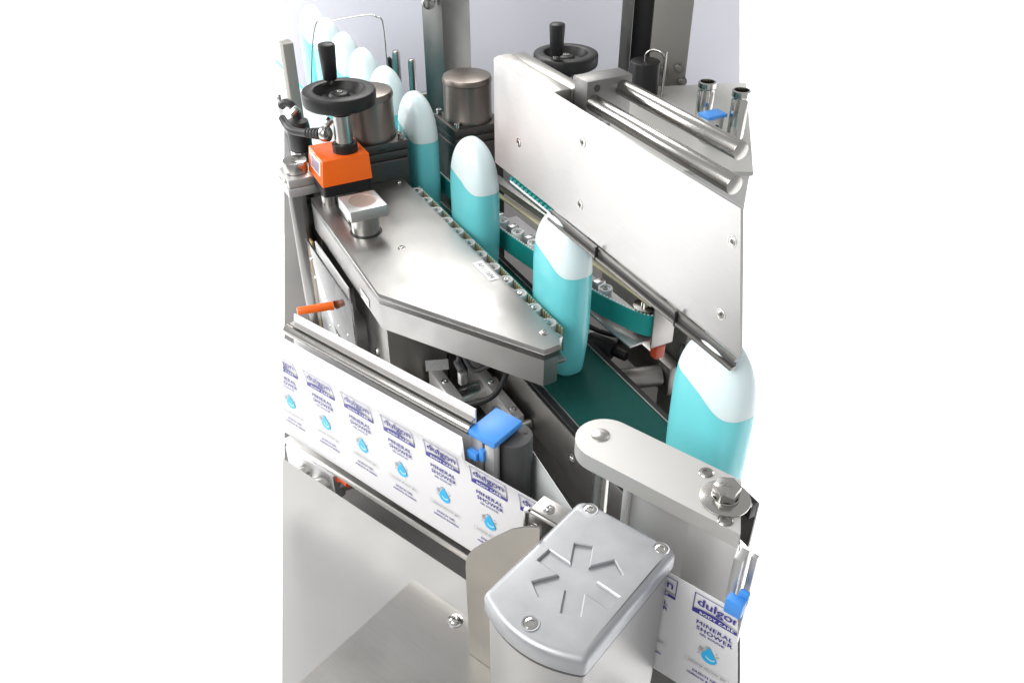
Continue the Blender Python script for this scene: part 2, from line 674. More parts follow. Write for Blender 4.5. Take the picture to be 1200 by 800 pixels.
def text_mesh(body, size, width=None, offset=0.0, spacing=1.0, shear=0.0):
    c = bpy.data.curves.new('t', 'FONT')
    c.body = body
    c.size = size
    c.offset = offset
    c.space_character = spacing
    c.shear = shear
    c.resolution_u = 3
    c.fill_mode = 'FRONT'
    o = bpy.data.objects.new('t', c)
    COL.objects.link(o)
    dg = bpy.context.evaluated_depsgraph_get()
    me = bpy.data.meshes.new_from_object(o.evaluated_get(dg))
    bpy.data.objects.remove(o)
    bpy.data.curves.remove(c)
    me.materials.clear()
    xs = [v.co.x for v in me.vertices]
    ys = [v.co.y for v in me.vertices]
    x0, x1, y0 = min(xs), max(xs), min(ys)
    k = (width / (x1 - x0)) if width else 1.0
    for v in me.vertices:
        v.co.x = (v.co.x - x0) * k
    return me


# inventory sticker on the cover
m = MB()
st = Matrix.Translation((-0.1035, -0.066, CZ + 0.0003))
m.box(0, 0.047, -0.0005, 0.0125, 0, 0.0003, bev=0, M=st)
m.add(text_mesh('AP1 - 1694', 0.0095, 0.038), Matrix.Translation((-0.099, -0.0630, CZ + 0.0008)), mi=1)
part('sticker', m, ['paper', 'print_black'], cover, label='white inventory sticker with dark characters')
# sticker on the side wall
m = MB()
dv = Vector((0.276, -0.0045, 0)).normalized()
ang = math.atan2(dv.y, dv.x)
ms = Matrix.Translation((-0.163, -0.1899, 0)) @ Matrix.Rotation(ang, 4, 'Z')
m.box(0, 0.030, -0.0006, 0.0, 0.056, 0.068, bev=0, M=ms)
m.add(text_mesh('AP1 - 1694', 0.007, 0.024), ms @ Matrix.Translation((0.003, -0.001, 0.0595)) @ Matrix.Rotation(R(90), 4, 'X'), mi=1)
part('sticker', m, ['paper', 'print_black'], cover, label='small white sticker on the side wall')

# box leg below the cover
lg = thing('cover_pedestal', 'dark stainless box pedestal under the corner of the steel cover', 'pedestal', (-0.15, -0.13, -0.15))
m = MB()
m.box(-0.20, -0.115, -0.178, -0.10, -0.149, 0.0515, bev=0.002)
part('box_profile', m, 'steel_dull', lg)
place('screw', button_screw(0.0045), lg, (-0.16, -0.178, -0.03), FACE_LEFT)
place('screw', button_screw(0.0045), lg, (-0.135, -0.178, -0.045), FACE_LEFT)
m = MB()
m.box(-0.20, -0.112, -0.0985, -0.062, -0.149, 0.0515, bev=0.002)
m.box(-0.1115, -0.110, -0.096, -0.066, -0.02, 0.02, bev=0, mi=1)
single('gearbox', m, ['motor_box', 'dark_paint'], 'dark gearbox in the shadow under the steel cover', 'gearbox')

# ------------------------------------------------------------------ side guide with rollers (camera side)
g = thing('left_guide', 'bottle guide of white rollers and teal toothed belt along the steel cover', 'belt guide', (-0.1, -0.037, 0.045))
g.name = 'roller_guide'
m = MB()
BY = -0.0290
m.box(-0.36, 0.052, BY - 0.0014, BY, 0.058, 0.088, bev=0.0003)
part('belt', m, 'guide_belt', g)
tm = shared('tooth', lambda: MB().box(-0.0012, 0.0012, -0.0014, 0, 0, 0.0300, bev=0).mesh('tooth', 'belt_tooth'))
for i in range(82):
    place('tooth', tm, g, (-0.355 + i * 0.005, BY - 0.0014, 0.0582))
for x, big in [(-0.345 + 0.0345 * k, k % 2 == 0) for k in range(12)]:
    if True:
        def mk(big=True):
            m = MB()
            m.lathe([(0.0088, 0), (0.0090, 0.024), (0.0086, 0.0255), (0.0066, 0.0255), (0.0058, 0.0235), (0.0030, 0.0235)], n=24)
            m.cyl((0, 0, 0.02), (0, 0, 0.0262), 0.0026, n=14, mi=1)
            m.cyl((0, 0, 0.0255), (0, 0, 0.0265), 0.0012, n=8, mi=2)
            return m.mesh('roller', ['white_nylon', 'chrome', 'black_rubber'])
        place('roller', shared('roller', mk), g, (x, -0.0388, 0.0630))
    if not (x > 0.06):
        def mkl():
            m = MB()
            m.box(-0.0062, 0.0062, -0.008, 0.006, 0, 0.021, bev=0.0025)
            m.cyl((0.002, 0.001, 0.02), (0.002, 0.001, 0.0222), 0.0015, n=10, mi=1)
            return m.mesh('pivot_link', ['aluminium', 'chrome'])
        place('pivot_link', shared('pivot_link', mkl), g, (x + 0.0172, -0.0415, 0.0630), (0, R(8), R(20)))
m = MB()
m.box(-0.36, 0.066, -0.060, -0.034, 0.053, 0.0575, bev=0.0008)
part('base_rail', m, 'steel_dull', g)

# ------------------------------------------------------------------ far side guide
g2 = thing('roller_guide', 'far bottle guide with green toothed belt, white rollers and steel end bracket', 'belt guide', (-0.1, 0.06, 0.03))
path = [(-0.44, 0.0295), (-0.30, 0.0295), (-0.215, 0.030), (-0.13, 0.0405), (-0.03, 0.055), (0.02, 0.0685), (0.045, 0.078), (0.056, 0.086), (0.058, 0.094)]


def smooth(pts, sub=8):
    P = [Vector((*p, 0)) for p in pts]
    out = []
    for i in range(len(P) - 1):
        a, b, c, d = P[max(i - 1, 0)], P[i], P[i + 1], P[min(i + 2, len(P) - 1)]
        for k in range(sub):
            s = k / sub
            out.append(0.5 * ((2 * b) + (c - a) * s + (2 * a - 5 * b + 4 * c - d) * s * s + (3 * b - a - 3 * c + d) * s ** 3))
    out.append(P[-1])
    return out


sp = smooth(path)
m = MB()
vs, fs = [], []
for i, p in enumerate(sp):
    d = (sp[min(i + 1, len(sp) - 1)] - sp[max(i - 1, 0)]).normalized()
    nrm = Vector((-d.y, d.x, 0))
    q = p + nrm * 0.0016
    vs += [(p.x, p.y, 0.042), (p.x, p.y, 0.070), (q.x, q.y, 0.070), (q.x, q.y, 0.042)]
for i in range(len(sp) - 1):
    for a in range(4):
        b = (a + 1) % 4
        fs.append((i * 4 + a, i * 4 + b, i * 4 + 4 + b, i * 4 + 4 + a))
m.quads(vs, fs)
part('belt', m, 'guide_belt', g2)
L = 0
last = None
cnt = 0
tm2 = shared('tooth2', lambda: MB().box(-0.0012, 0.0012, 0, 0.0014, 0, 0.0284, bev=0).mesh('tooth', 'print_white'))
acc = 0.0
for i in range(len(sp) - 1):
    a, b = sp[i], sp[i + 1]
    seg = (b - a).length
    d = (b - a).normalized()
    while acc < seg:
        p = a + d * acc
        nrm = Vector((-d.y, d.x, 0))
        place('tooth', tm2, g2, (p.x + nrm.x * .0017, p.y + nrm.y * .0017, 0.042), (0, 0, math.atan2(d.y, d.x)))
        acc += 0.005
    acc -= seg
for x, y in ((-0.32, 0.0405), (-0.275, 0.0405), (-0.236, 0.0425), (-0.197, 0.0455), (-0.160, 0.0500), (-0.055, 0.0655), (-0.020, 0.0720)):
    place('roller', shared('roller', None), g2, (x, y, 0.0465))
for x, y in ((-0.255, 0.049), (-0.216, 0.051), (-0.178, 0.056), (-0.038, 0.077)):
    place('pivot_link', shared('pivot_link', None), g2, (x, y, 0.050), (0, R(-8), R(10)))
m = MB()
m.lathe([(0.012, 0.042), (0.012, 0.071), (0.015, 0.0715), (0.015, 0.0725), (0.006, 0.0735), (0.006, 0.078), (0, 0.078)], c=(0.036, 0.092, 0), n=28)
part('end_pulley', m, 'chrome', g2)
m = MB()
d = Vector((0.40, 0.030, 0)).normalized()
bar = Matrix.Translation((-0.36, 0.066, 0)) @ Matrix.Rotation(math.atan2(0.030, 0.40), 4, 'Z')
m.box(0.0, 0.42, 0, 0.014, 0.083, 0.094, bev=0.002, M=bar)
m.box(0.0, 0.42, 0.014, 0.026, 0.080, 0.084, bev=0.001, M=bar)
part('channel_bar', m, 'steel_dull', g2)
m = MB()
m.box(0.0, 0.41, -0.008, -0.0006, 0.078, 0.0805, bev=0.0006, M=bar)
part('edge_strip', m, 'belt_tooth', g2)
m = MB()
m.box(0.060, 0.0625, 0.0855, 0.117, 0.028, 0.090, bev=0.0008)
m.box(0.005, 0.0595, 0.1145, 0.117, 0.028, 0.0900, bev=0.0008)
m.box(-0.02, 0.0597, 0.100, 0.114, 0.0875, 0.0900, bev=0.0006)
br = part('end_bracket', m, 'steel_dull', g2)
place('screw', button_screw(0.0028), g2, (0.035, 0.108, 0.0902))
m = MB()
m.box(-0.30, 0.055, 0.060, 0.1135, 0.030, 0.0335, bev=0.0008, M=Matrix.Rotation(0.04, 4, 'Z'))
part('base_plate', m, 'aluminium', g2)
m = MB()
m.box(0.050, 0.0625, 0.094, 0.108, 0.008, 0.0275, bev=0.002)
part('red_tab', m, 'red_plastic', g2)

# ------------------------------------------------------------------ shafts and clamps right of the conveyor
sh = thing('cross_shaft', 'steel cross shaft with square clamp block right of the green conveyor belt', 'shaft', (0.02, 0.09, -0.15))
m = MB()
m.cyl((0.012, 0.058, -0.045), (0.035, 0.128, -0.045), 0.0135, bev=0.001)
part('rod', m, 'steel_dull', sh)
m = MB()
m.box(-0.075, 0.052, 0.128, 0.146, -0.068, -0.024, bev=0.0015)
part('clamp_block', m, 'steel_dull', sh)
for x in (-0.05, -0.02, 0.01):
    place('screw', socket_screw(0.0042, 0.002), sh, (x, 0.137, -0.0238))
m = MB()
m.cyl((-0.10, 0.058, -0.05), (-0.065, 0.128, -0.05), 0.0125, bev=0.001)
single('cross_shaft', m, 'steel_dull', 'rear steel cross shaft behind the clamp, right of the conveyor', 'shaft')
m = MB()
m.cyl((-0.055, 0.075, -0.03), (-0.02, 0.092, -0.03), 0.013, bev=0.003)
m.cyl((-0.02, 0.092, -0.03), (-0.002, 0.100, -0.03), 0.0065, bev=0.001)
m.tube([(-0.055, 0.075, -0.03), (-0.10, 0.06, -0.03), (-0.14, 0.07, -0.05), (-0.2, 0.10, -0.1)], 0.0035)
single('sensor_plug', m, 'black_rubber', 'black cable plug lying beside the green conveyor belt', 'plug')
m = MB()
m.tube([(0.00, 0.104, 0.005), (-0.03, 0.096, -0.012), (-0.075, 0.085, -0.02), (-0.12, 0.07, 0.0), (-0.16, 0.08, -0.04)], 0.0034)
single('cable', m, 'black_rubber', 'black cable looping under the far green guide belt', 'cable')
m = MB()
m.box(0.00, 0.05, 0.150, 0.19, -0.06, 0.02, bev=0.003)
m.box(0.005, 0.03, 0.1495, 0.185, 0.02, 0.04, bev=0.003)
m.box(0.00, 0.03, 0.155, 0.18, -0.149, -0.06, bev=0.002)
single('sensor_box', m, 'dark_paint', 'dark sensor housing under the edge of the big steel plate', 'sensor')
m = MB()
m.tube([(0.045, 0.150, 0.0), (0.06, 0.135, -0.01), (0.07, 0.130, -0.05), (0.07, 0.14, -0.09), (0.05, 0.16, -0.12)], 0.004)
single('cable', m, 'black_rubber', 'black cable hanging from the dark sensor under the big plate', 'cable')

# ------------------------------------------------------------------ shafts, clamps and cables under the cover
cl = thing('clamp_bar', 'aluminium clamp bar with socket screw beneath the steel cover', 'clamp', (-0.01, -0.09, -0.05))
m = MB()
m.box(-0.100, 0.030, -0.080, -0.066, -0.09, -0.038, bev=0.0015)
part('bar', m, 'aluminium_lifted', cl)
for x in (0.015, -0.045):
    place('screw', socket_screw(0.0042, 0.0015), cl, (x, -0.073, -0.0378))
cl2 = thing('clamp_bar', 'shorter aluminium clamp bar beside the white label guide panel', 'clamp', (-0.04, -0.13, -0.05))
m = MB()
m.box(-0.105, -0.025, -0.132, -0.117, -0.09, -0.036, bev=0.0015)
part('bar', m, 'aluminium_lifted', cl2)
place('screw', socket_screw(0.0042, 0.0015), cl2, (-0.070, -0.1245, -0.0358))
m = MB()
m.cyl((-0.058, -0.175, -0.060), (-0.058, -0.058, -0.060), 0.016, bev=0.001)
single('cross_shaft', m, 'polished', 'thick polished steel shaft running through the clamp bars', 'shaft')
m = MB()
m.cyl((0.030, -0.20, -0.055), (0.030, -0.058, -0.055), 0.008, bev=0.001)
single('cross_shaft', m, 'polished', 'thin polished steel shaft just behind the blue capped roller', 'shaft')
m = MB()
m.cyl((-0.005, -0.0838, -0.064), (-0.005, -0.0802, -0.064), 0.018, bev=0.0006)
m.cyl((-0.005, -0.0850, -0.064), (-0.005, -0.0838, -0.064), 0.014, bev=0.0006)
single('bearing_disc', m, 'aluminium', 'round aluminium bearing disc on the long clamp bar', 'bearing')
m = MB()
m.tube([(-0.10, -0.10, 0.03), (-0.06, -0.095, -0.015), (-0.03, -0.088, 0.0), (-0.01, -0.075, 0.03), (-0.02, -0.065, 0.05)], 0.0033)
single('cable', m, 'dark_grey', 'grey cable sagging between the clamp bars under the cover', 'cable')
m = MB()
m.tube([(-0.02, -0.15, -0.03), (0.0, -0.125, -0.022), (0.018, -0.100, -0.004), (0.014, -0.08, 0.025), (-0.01, -0.07, 0.05)], 0.0034)
single('cable', m, 'black_rubber', 'thick black cable arching over the long clamp bar', 'cable')
m = MB()
mt = Matrix.Translation((-0.070, -0.146, -0.012)) @ Matrix.Rotation(R(70), 4, 'Z') @ Matrix.Rotation(R(55), 4, 'X')
m.box(-0.002, 0.026, 0, 0.013, 0, 0.0006, bev=0, M=mt)
single('cable_tag', m, 'tag_grey', 'pale paper cable tag under the front edge of the cover', 'tag')
m = MB()
m.box(-0.044, -0.035, -0.120, -0.110, -0.012, 0.006, bev=0.002, M=Matrix.Rotation(0.1, 4, 'Z'))
m.cyl((-0.05, -0.115, 0.005), (-0.028, -0.118, 0.005), 0.005, bev=0.001, mi=1)
m.tube([(-0.04, -0.118, 0.012), (-0.05, -0.11, 0.03), (-0.06, -0.10, 0.045)], 0.003, mi=1)
single('cable_connector', m, ['aluminium', 'dark_grey'], 'small pale cable connector under the steel cover', 'connector')

# ------------------------------------------------------------------ left column, guard and lever
lc = thing('column', 'round stainless column with grey clamp and flat knob at the left edge', 'column', (-0.405, -0.205, -0.15))
m = MB()
m.cyl((-0.396, -0.191, -0.149), (-0.396, -0.191, 0.1195), 0.0185, n=40, bev=0.001)
part('post', m, 'polished_dark', lc)
m = MB()
m.box(-0.424, -0.370, -0.2140, -0.168, 0.104, 0.1165, bev=0.0015)
m.box(-0.422, -0.372, -0.2120, -0.170, 0.117, 0.1290, bev=0.0015)
part('clamp', m, 'aluminium', lc)
m = MB()
m.cyl((-0.398, -0.193, 0.1295), (-0.398, -0.193, 0.146), 0.0165, n=32, bev=0.001)
part('knob', m, 'polished', lc)
place('screw', socket_screw(0.0035, 0.002), lc, (-0.385, -0.212, 0.123), FACE_LEFT)
m = MB()
m.box(-0.53, -0.515, -0.170, -0.10, -0.149, 0.06, bev=0.002)
m.box(-0.515, -0.47, -0.178, -0.16, -0.149, 0.03, bev=0.002)
single('back_housing', m, 'steel_dull', 'dull steel housing behind the round stainless column', 'housing')
m = MB()
m.box(-0.362, -0.170, -0.2035, -0.2005, -0.149, 0.045, bev=0.0006)
ag = single('guard_sheet', m, 'acrylic', 'clear plastic guard sheet with droplets below the cover', 'guard')
rv = shared('rivet', lambda: MB().lathe([(0.0024, 0), (0.0020, 0.0010), (0.0010, 0.0016), (0, 0.0018)], n=14).mesh('rivet', 'chrome'))
for x, z in ((-0.345, 0.02), (-0.335, -0.005), (-0.30, -0.02), (-0.295, -0.024), (-0.29, -0.06), (-0.255, -0.055), (-0.24, -0.03), (-0.21, -0.05), (-0.225, -0.085), (-0.20, -0.02)):
    place('rivet', rv, ag, (x, -0.2036, z), FACE_LEFT)
m = MB()
m.box(-0.358, -0.345, -0.1990, -0.1960, -0.1, 0.045, bev=0.0005)
single('brass_strip', m, 'brass', 'narrow brown strip between column and clear guard', 'strip')
m = MB()
m.box(-0.34, -0.20, -0.1960, -0.1935, -0.148, 0.049, bev=0.001)
single('inner_panel', m, 'aluminium_lifted', 'grey metal panel behind the clear guard sheet', 'panel')
m = MB()
m.cyl((-0.258, -0.252, -0.002), (-0.2495, -0.2045, -0.002), 0.0052, 0.0060, bev=0.0015)
single('clamp_lever', m, ['orange_plastic', 'steel'], 'orange handled clamp lever beside the clear guard', 'lever')

# ------------------------------------------------------------------ handwheels
def wheel_parts(root, handle_xy, hand_h, shaft_to):
    Rw = 0.0475
    m = MB()
    m.lathe([(0.010, -0.008), (0.022, -0.009), (0.030, -0.0115), (Rw - 0.003, -0.0120), (Rw - 0.0008, -0.0105), (Rw, -0.007), (Rw, 0.004),
             (Rw - 0.001, 0.0062), (Rw - 0.003, 0.0072), (0.0345, 0.0078), (0.0325, 0.0070), (0.030, 0.001), (0.025, -0.0045), (0.016, -0.0058),
             (0.0125, 0.0015), (0.0105, 0.0028), (0.0055, 0.0030), (0.0045, 0.0005), (0, 0.0005)], n=56)
    w = part('wheel', m, 'black_plastic', root)
    m = MB()
    m.lathe([(0.0050, 0.0030), (0.0050, 0.0040), (0.0026, 0.0042), (0.0022, 0.0020), (0, 0.0020)], n=20)
    part('centre_screw', m, 'chrome', root)
    hx, hy = handle_xy
    m = MB()
    m.lathe([(0.0055, 0.006), (0.0055, 0.0115)], c=(hx, hy, 0), n=20)
    part('handle_pin', m, 'chrome', root)
    m = MB()
    m.lathe([(0, 0.0115), (0.0082, 0.0115), (0.0092, 0.0130), (0.0112, hand_h - 0.002), (0.0108, hand_h + 0.0002), (0.0095, hand_h + 0.0012), (0, hand_h + 0.0018)], c=(hx, hy, 0), n=28)
    part('handle', m, 'black_plastic', root)
    m = MB()
    m.lathe([(0.0135, -0.026), (0.0135, -0.010), (0.017, -0.0062), (0.010, -0.0058)], n=28)
    m.cyl((0, 0, -0.0262), (0, 0, -0.02), 0.0130, n=24)
    hub = part('hub', m, 'black_plastic', root)
    m = MB()
    m.cyl((0, 0, shaft_to), (0, 0, -0.0255), 0.0118, n=32)
    part('shaft', m, 'polished', root)
    return hub


hw = thing('handwheel', 'black handwheel with upright handle above the orange position indicator', 'handwheel', (0, 0, 0), group='black handwheels')
wheel_parts(hw, (-0.028, -0.001), 0.056, -0.095)
m = MB()
m.lathe([(0.0119, -0.077), (0.0165, -0.077), (0.0168, -0.066), (0.0155, -0.0648), (0.0119, -0.0648)], n=30)
part('clamp_ring', m, 'black_plastic', hw)
hw.location = (-0.3525, -0.1335, 0.241)

hw2 = thing('handwheel', 'black handwheel with upright handle behind the big steel plate', 'handwheel', (0, 0, 0), group='black handwheels')
hub = wheel_parts(hw2, (0.017, -0.026), 0.054, -0.30)
hw2.location = (-0.372, 0.218, 0.2331)
hw2.rotation_euler = (0, 0, 0)
place('set_screw', socket_screw(0.0022, 0.0006), hub, (0.012, -0.0065, -0.018), (0, R(90), R(-28)))

# orange position indicator
pi = thing('position_indicator', 'orange position indicator box with black base under the left handwheel', 'position indicator', (-0.36, -0.143, 0.115))
m = MB()
x0, x1, y0, y1 = -0.392, -0.328, -0.177, -0.108
t = bmesh.new()
zb, zt = 0.1292, 0.1645
ins = 0.0012
vv = [(x0, y0, zb), (x1, y0, zb), (x1, y1, zb), (x0, y1, zb),
      (x0 + ins, y0 + 0.0045, zt), (x1 - ins, y0 + 0.0045, zt), (x1 - ins, y1 - ins, zt), (x0 + ins, y1 - ins, zt)]
vs = [t.verts.new(v) for v in vv]
for f in ((0, 3, 2, 1), (4, 5, 6, 7), (0, 1, 5, 4), (1, 2, 6, 5), (2, 3, 7, 6), (3, 0, 4, 7)):
    t.faces.new([vs[i] for i in f])
m._bev(t, 0.0045, 5, only=lambda e: max(v.co.z for v in e.verts) > zb + 0.001)
m._take(t, 0, None)
part('housing', m, 'orange_plastic', pi)
m = MB()
m.prism(rounded([(x0 + .0005, y0 + .0005), (x1 - .0005, y0 + .0005), (x1 - .0005, y1 - .0005), (x0 + .0005, y1 - .0005)], 0.005), 0.1140, 0.1289, bev=0.001)
part('base', m, 'black_plastic', pi)
m = MB()
nrm = Vector((0, -(zt - zb), 0.0045)).normalized()
c0 = Vector((-0.360, y0 + 0.0026, (zb + zt) / 2 + 0.003))
rot = nrm.to_track_quat('Z', 'X').to_matrix().to_4x4()
m.box(-0.010, 0.010, -0.020, 0.020, -0.002, 0.0006, bev=0.0008, M=Matrix.Translation(c0) @ rot)
m.box(-0.0075, 0.0075, -0.0165, 0.0165, 0.0004, 0.0010, bev=0, mi=1, M=Matrix.Translation(c0) @ rot)
part('display_window', m, ['print_white', 'display'], pi)

# clamp block on its post
cb = thing('clamp_block', 'square aluminium clamp block with round brown plug on a short steel post', 'clamp', (-0.25, -0.15, CZ))
m = MB()
bx0, bx1, by0, by1 = -0.268, -0.219, -0.1755, -0.127
m.box(bx0, bx1, by0, by1, 0.1265, 0.1415, bev=0.0012)
part('block', m, 'aluminium', cb)
m = MB()
m.lathe([(0.0175, 0.1413), (0.0178, 0.1419), (0.0168, 0.1421), (0.0165, 0.1417), (0, 0.1417)], c=(-0.2445, -0.151, 0), n=36)
part('plug', m, 'copper_face', cb)
m = MB()
m.cyl((-0.2405, -0.1515, CZ + 0.0004), (-0.2405, -0.1515, 0.1265), 0.0180, n=40)
part('post', m, 'polished', cb)
m = MB()
m.lathe([(0.0183, CZ + 0.0001), (0.0205, CZ + 0.0001), (0.0205, CZ + 0.0006), (0.0183, CZ + 0.0006)], c=(-0.2405, -0.1515, 0), n=40)
part('rim', m, 'black_rubber', cb)
m = MB()
m.box(-0.316, -0.2685, -0.168, -0.140, 0.1275, 0.1360, bev=0.001) if False else m.box(-0.300, -0.2685, -0.165, -0.150, 0.1140 - 0.012, 0.1138, bev=0.001)
part('link', m, 'polished', cb)
m = MB()
m.cyl((-0.340, -0.168, CZ), (-0.340, -0.168, 0.1139), 0.010, n=24)
single('guide_pin', m, 'polished', 'short steel pin under the orange position indicator', 'pin')

# ------------------------------------------------------------------ drive motors
def make_motor():
    root = thing('drive_motor', 'x', 'motor')
    H = 0.155
    m = MB()
    m.box(-0.041, 0.041, -0.041, 0.041, -0.149, H - 0.026, bev=0.003, seg=3)
    part('gear_housing', m, 'motor_box', root)
    m = MB()
    m.box(-0.0405, 0.0405, -0.0405, 0.0405, H - 0.0255, H - 0.014, bev=0.0012)
    m.box(-0.0415, 0.0415, -0.0415, 0.0415, H - 0.0135, H, bev=0.002)
    fl = part('flange', m, 'motor_box', root)
    m = MB()
    m.lathe([(0.0375, H), (0.0375, H + 0.006), (0.0362, H + 0.008), (0.0362, H + 0.0555), (0.0372, H + 0.0565), (0.0372, H + 0.0595), (0.0355, H + 0.0640),
             (0.0335, H + 0.0648), (0, H + 0.0652)], n=56)
    part('cap', m, 'motor_metal', root)
    for sx in (-1, 1):
        for sy in (-1, 1):
            place('screw', socket_screw(0.0042, 0.0075), root, (sx * 0.0335, sy * 0.0335, H))
    m = MB()
    m.box(0.0414, 0.0418, -0.004, 0.006, H - 0.010, H - 0.0075, bev=0)
    part('vent_slot', m, 'black_rubber', root)
    m = MB()
    m.box(0.024, 0.034, -0.012, 0.016, H, H + 0.006, bev=0.002, M=Matrix.Rotation(R(-40), 4, 'Z'))
    part('cable_clip', m, 'motor_box', root)
    return root


mo = make_motor()
mo['_l'] = (0, 0, 0)
mo.location = (-0.413, -0.0775, 0)
tag(mo, 'brown grey round capped drive motor behind the left handwheel', 'motor', 'drive motors beside the conveyor')
mo2 = copy_tree(mo)
mo2.location = (-0.438, 0.088, -0.012)
tag(mo2, 'brown grey round capped drive motor against the end of the big steel plate', 'motor', 'drive motors beside the conveyor')

# ------------------------------------------------------------------ big steel plate (hold-down unit)
PY = -0.010
hp = thing('hold_down_cover', 'large bright brushed steel plate with screws slanting above the bottles', 'machine cover', (0.06, 0, 0.2))
m = MB()
m.prism([(-0.152, 0.200), (0.2965, 0.200), (0.2685, 0.3245), (-0.152, 0.3245)], -PY - 0.003, -PY, bev=0.0006, M=Matrix.Rotation(R(90), 4, 'X'))
part('front_plate', m, 'steel_plate', hp)
m = MB()
m.prism([(-0.154, 0.2045), (0.262, 0.2045), (0.240, 0.3070), (-0.154, 0.3070)], -0.012, -PY - 0.0035, bev=0.001, M=Matrix.Rotation(R(90), 4, 'X'))
m.box(-0.154, -0.02, PY + 0.0035, 0.012, 0.3072, 0.3265, bev=0.002)
m.box(-0.154, -0.02, 0.0122, 0.030, 0.2045, 0.3260, bev=0.002)
part('housing', m, 'steel', hp)
for x, z in ((-0.0914, 0.247), (0.0408, 0.2951), (0.0419, 0.2285), (0.2654, 0.2945), (0.2666, 0.2265)):
    place('screw', recessed_screw(0.0043), hp, (x, PY, z), FACE_LEFT)
rail = thing('pressure_rail', 'dark double rail with thin slots along the lower edge of the big plate', 'rail', (0.13, 0, 0.19))
m = MB()
m.box(-0.014, 0.294, PY - 0.0030, PY - 0.0002, 0.1950, 0.1990, bev=0.0006)
m.box(-0.014, 0.294, PY - 0.0062, PY - 0.0002, 0.1872, 0.1905, bev=0.0006)
part('steel_strip', m, 'steel_dull', rail)
m = MB()
m.box(-0.014, 0.294, PY - 0.0020, PY - 0.0002, 0.1906, 0.1949, bev=0.0002)
part('rubber_strip', m, 'dark_grey', rail)
for x in (0.083, 0.216):
    m = MB()
    m.box(x, x + 0.0014, PY - 0.0068, PY - 0.0030, 0.1862, 0.2015, bev=0.0002)
    part('joint', m, 'black_rubber', rail)
tb = thing('pressure_belt', 'green and white toothed belt under the far end of the big plate', 'belt', (-0.06, 0, 0.19))
m = MB()
m.box(-0.112, -0.0145, PY - 0.001, 0.012, 0.1905, 0.1935, bev=0.0006)
part('belt_back', m, 'print_white', tb)
tm3 = shared('tooth3', lambda: MB().box(-0.0028, 0.0028, -0.0010, 0.020, 0, 0.0042, bev=0.0008).mesh('tooth', 'guide_belt'))
for i in range(11):
    place('tooth', tm3, tb, (-0.108 + i * 0.0090, PY - 0.0005, 0.1937))
m = MB()
m.box(-0.20, 0.06, 0.024, 0.040, 0.150, 0.172, bev=0.004)
m.box(-0.17, 0.17, 0.041, 0.062, 0.165, 0.1985, bev=0.003)
single('lower_guide_bar', m, 'steel_dull', 'dark steel bar running under the big plate behind the bottles', 'bar')
m = MB()
m.box(-0.03, -0.005, 0.0195, 0.0215, 0.155, 0.168, bev=0.0005)
single('warning_label', m, 'red_plastic', 'small red patch on the dark bar beside the toothed belt', 'patch')

# ------------------------------------------------------------------ clamp block with two rods
rb = thing('rod_holder', 'grey anodised block holding two polished rods on top of the big plate', 'rod holder', (0, 0.038, 0.30))
m = MB()
m.box(-0.016, 0.009, 0.0125, 0.066, 0.2975, 0.3415, bev=0.0012)
part('block', m, 'grey_anodised', rb)
m = MB()
m.cyl((0.0089, 0.024, 0.3335), (0.0094, 0.024, 0.3335), 0.0036, n=20)
part('hole', m, 'black_rubber', rb)
m = MB()
m.cyl((0.0092, 0.0555, 0.3290), (0.190, 0.0555, 0.3290), 0.0083, n=36, bev=0.0008)
single('rod', m, 'polished_rod', 'upper of two thick polished steel rods running from the grey block', 'rod', 'polished rods')
m = MB()
m.cyl((0.0092, 0.0205, 0.3195), (0.226, 0.0205, 0.3195), 0.0083, n=36, bev=0.0008)
single('rod', m, 'polished_rod', 'lower of two polished rods, nearest the top of the big plate', 'rod', 'polished rods')

# ------------------------------------------------------------------ posts and things at the back
m = MB()
rp = Matrix.Translation((-0.70, 0.158, 0)) @ Matrix.Rotation(R(20), 4, 'Z')
m.box(-0.0, 0.050, -0.038, 0.028, -0.149, 0.50, bev=0.002, M=rp)
ps = single('square_post', m, 'steel_post', 'tall square stainless post behind the bottles, left of centre', 'post')
m = MB()
m.cyl((-0.652, 0.120, 0.262), (-0.644, 0.120, 0.262), 0.012, bev=0.001)
sub('bolt', m, 'chrome', ps)

fp = thing('frame_post', 'tall dark frame post with bolts and black slot at the upper right', 'post', (-0.456, 0.446, -0.15))
FM = Matrix.Translation((-0.456, 0.446, 0)) @ Matrix.Rotation(R(62.25 - 8), 4, 'Z')
m = MB()
m.box(-0.062, -0.044, -0.03, 0.03, -0.149, 0.50, bev=0.002, M=FM)
part('profile', m, 'steel_post', fp)
m = MB()
m.box(-0.0435, -0.012, 0.0, 0.028, -0.149, 0.50, bev=0.001, M=FM)
part('slot', m, 'black_rubber', fp)
m = MB()
m.box(-0.0115, 0.050, -0.034, 0.03, -0.149, 0.50, bev=0.002, M=FM)
part('profile', m, 'dark_paint', fp)
hexb = shared('hex', lambda: MB().cyl((0, 0, 0), (0, 0, 0.006), 0.0068, n=6, bev=0.0006).cyl((0, 0, -0.0005), (0, 0, 0.001), 0.009, n=24).mesh('hex_bolt', 'steel_dull'))
for lx, lz in ((0.010, 0.168), (0.036, 0.172), (0.044, 0.150)):
    p = FM @ Vector((lx, -0.034, lz))
    place('bolt', hexb, fp, p, (R(90), 0, R(62.25 - 8)))
p = FM @ Vector((-0.020, -0.01, 0.168))
m = MB()
m.lathe([(0.009, -0.012), (0.010, 0), (0.006, 0.004), (0.006, 0.010), (0, 0.011)], c=p, n=20)
part('knob', m, 'chrome', fp)

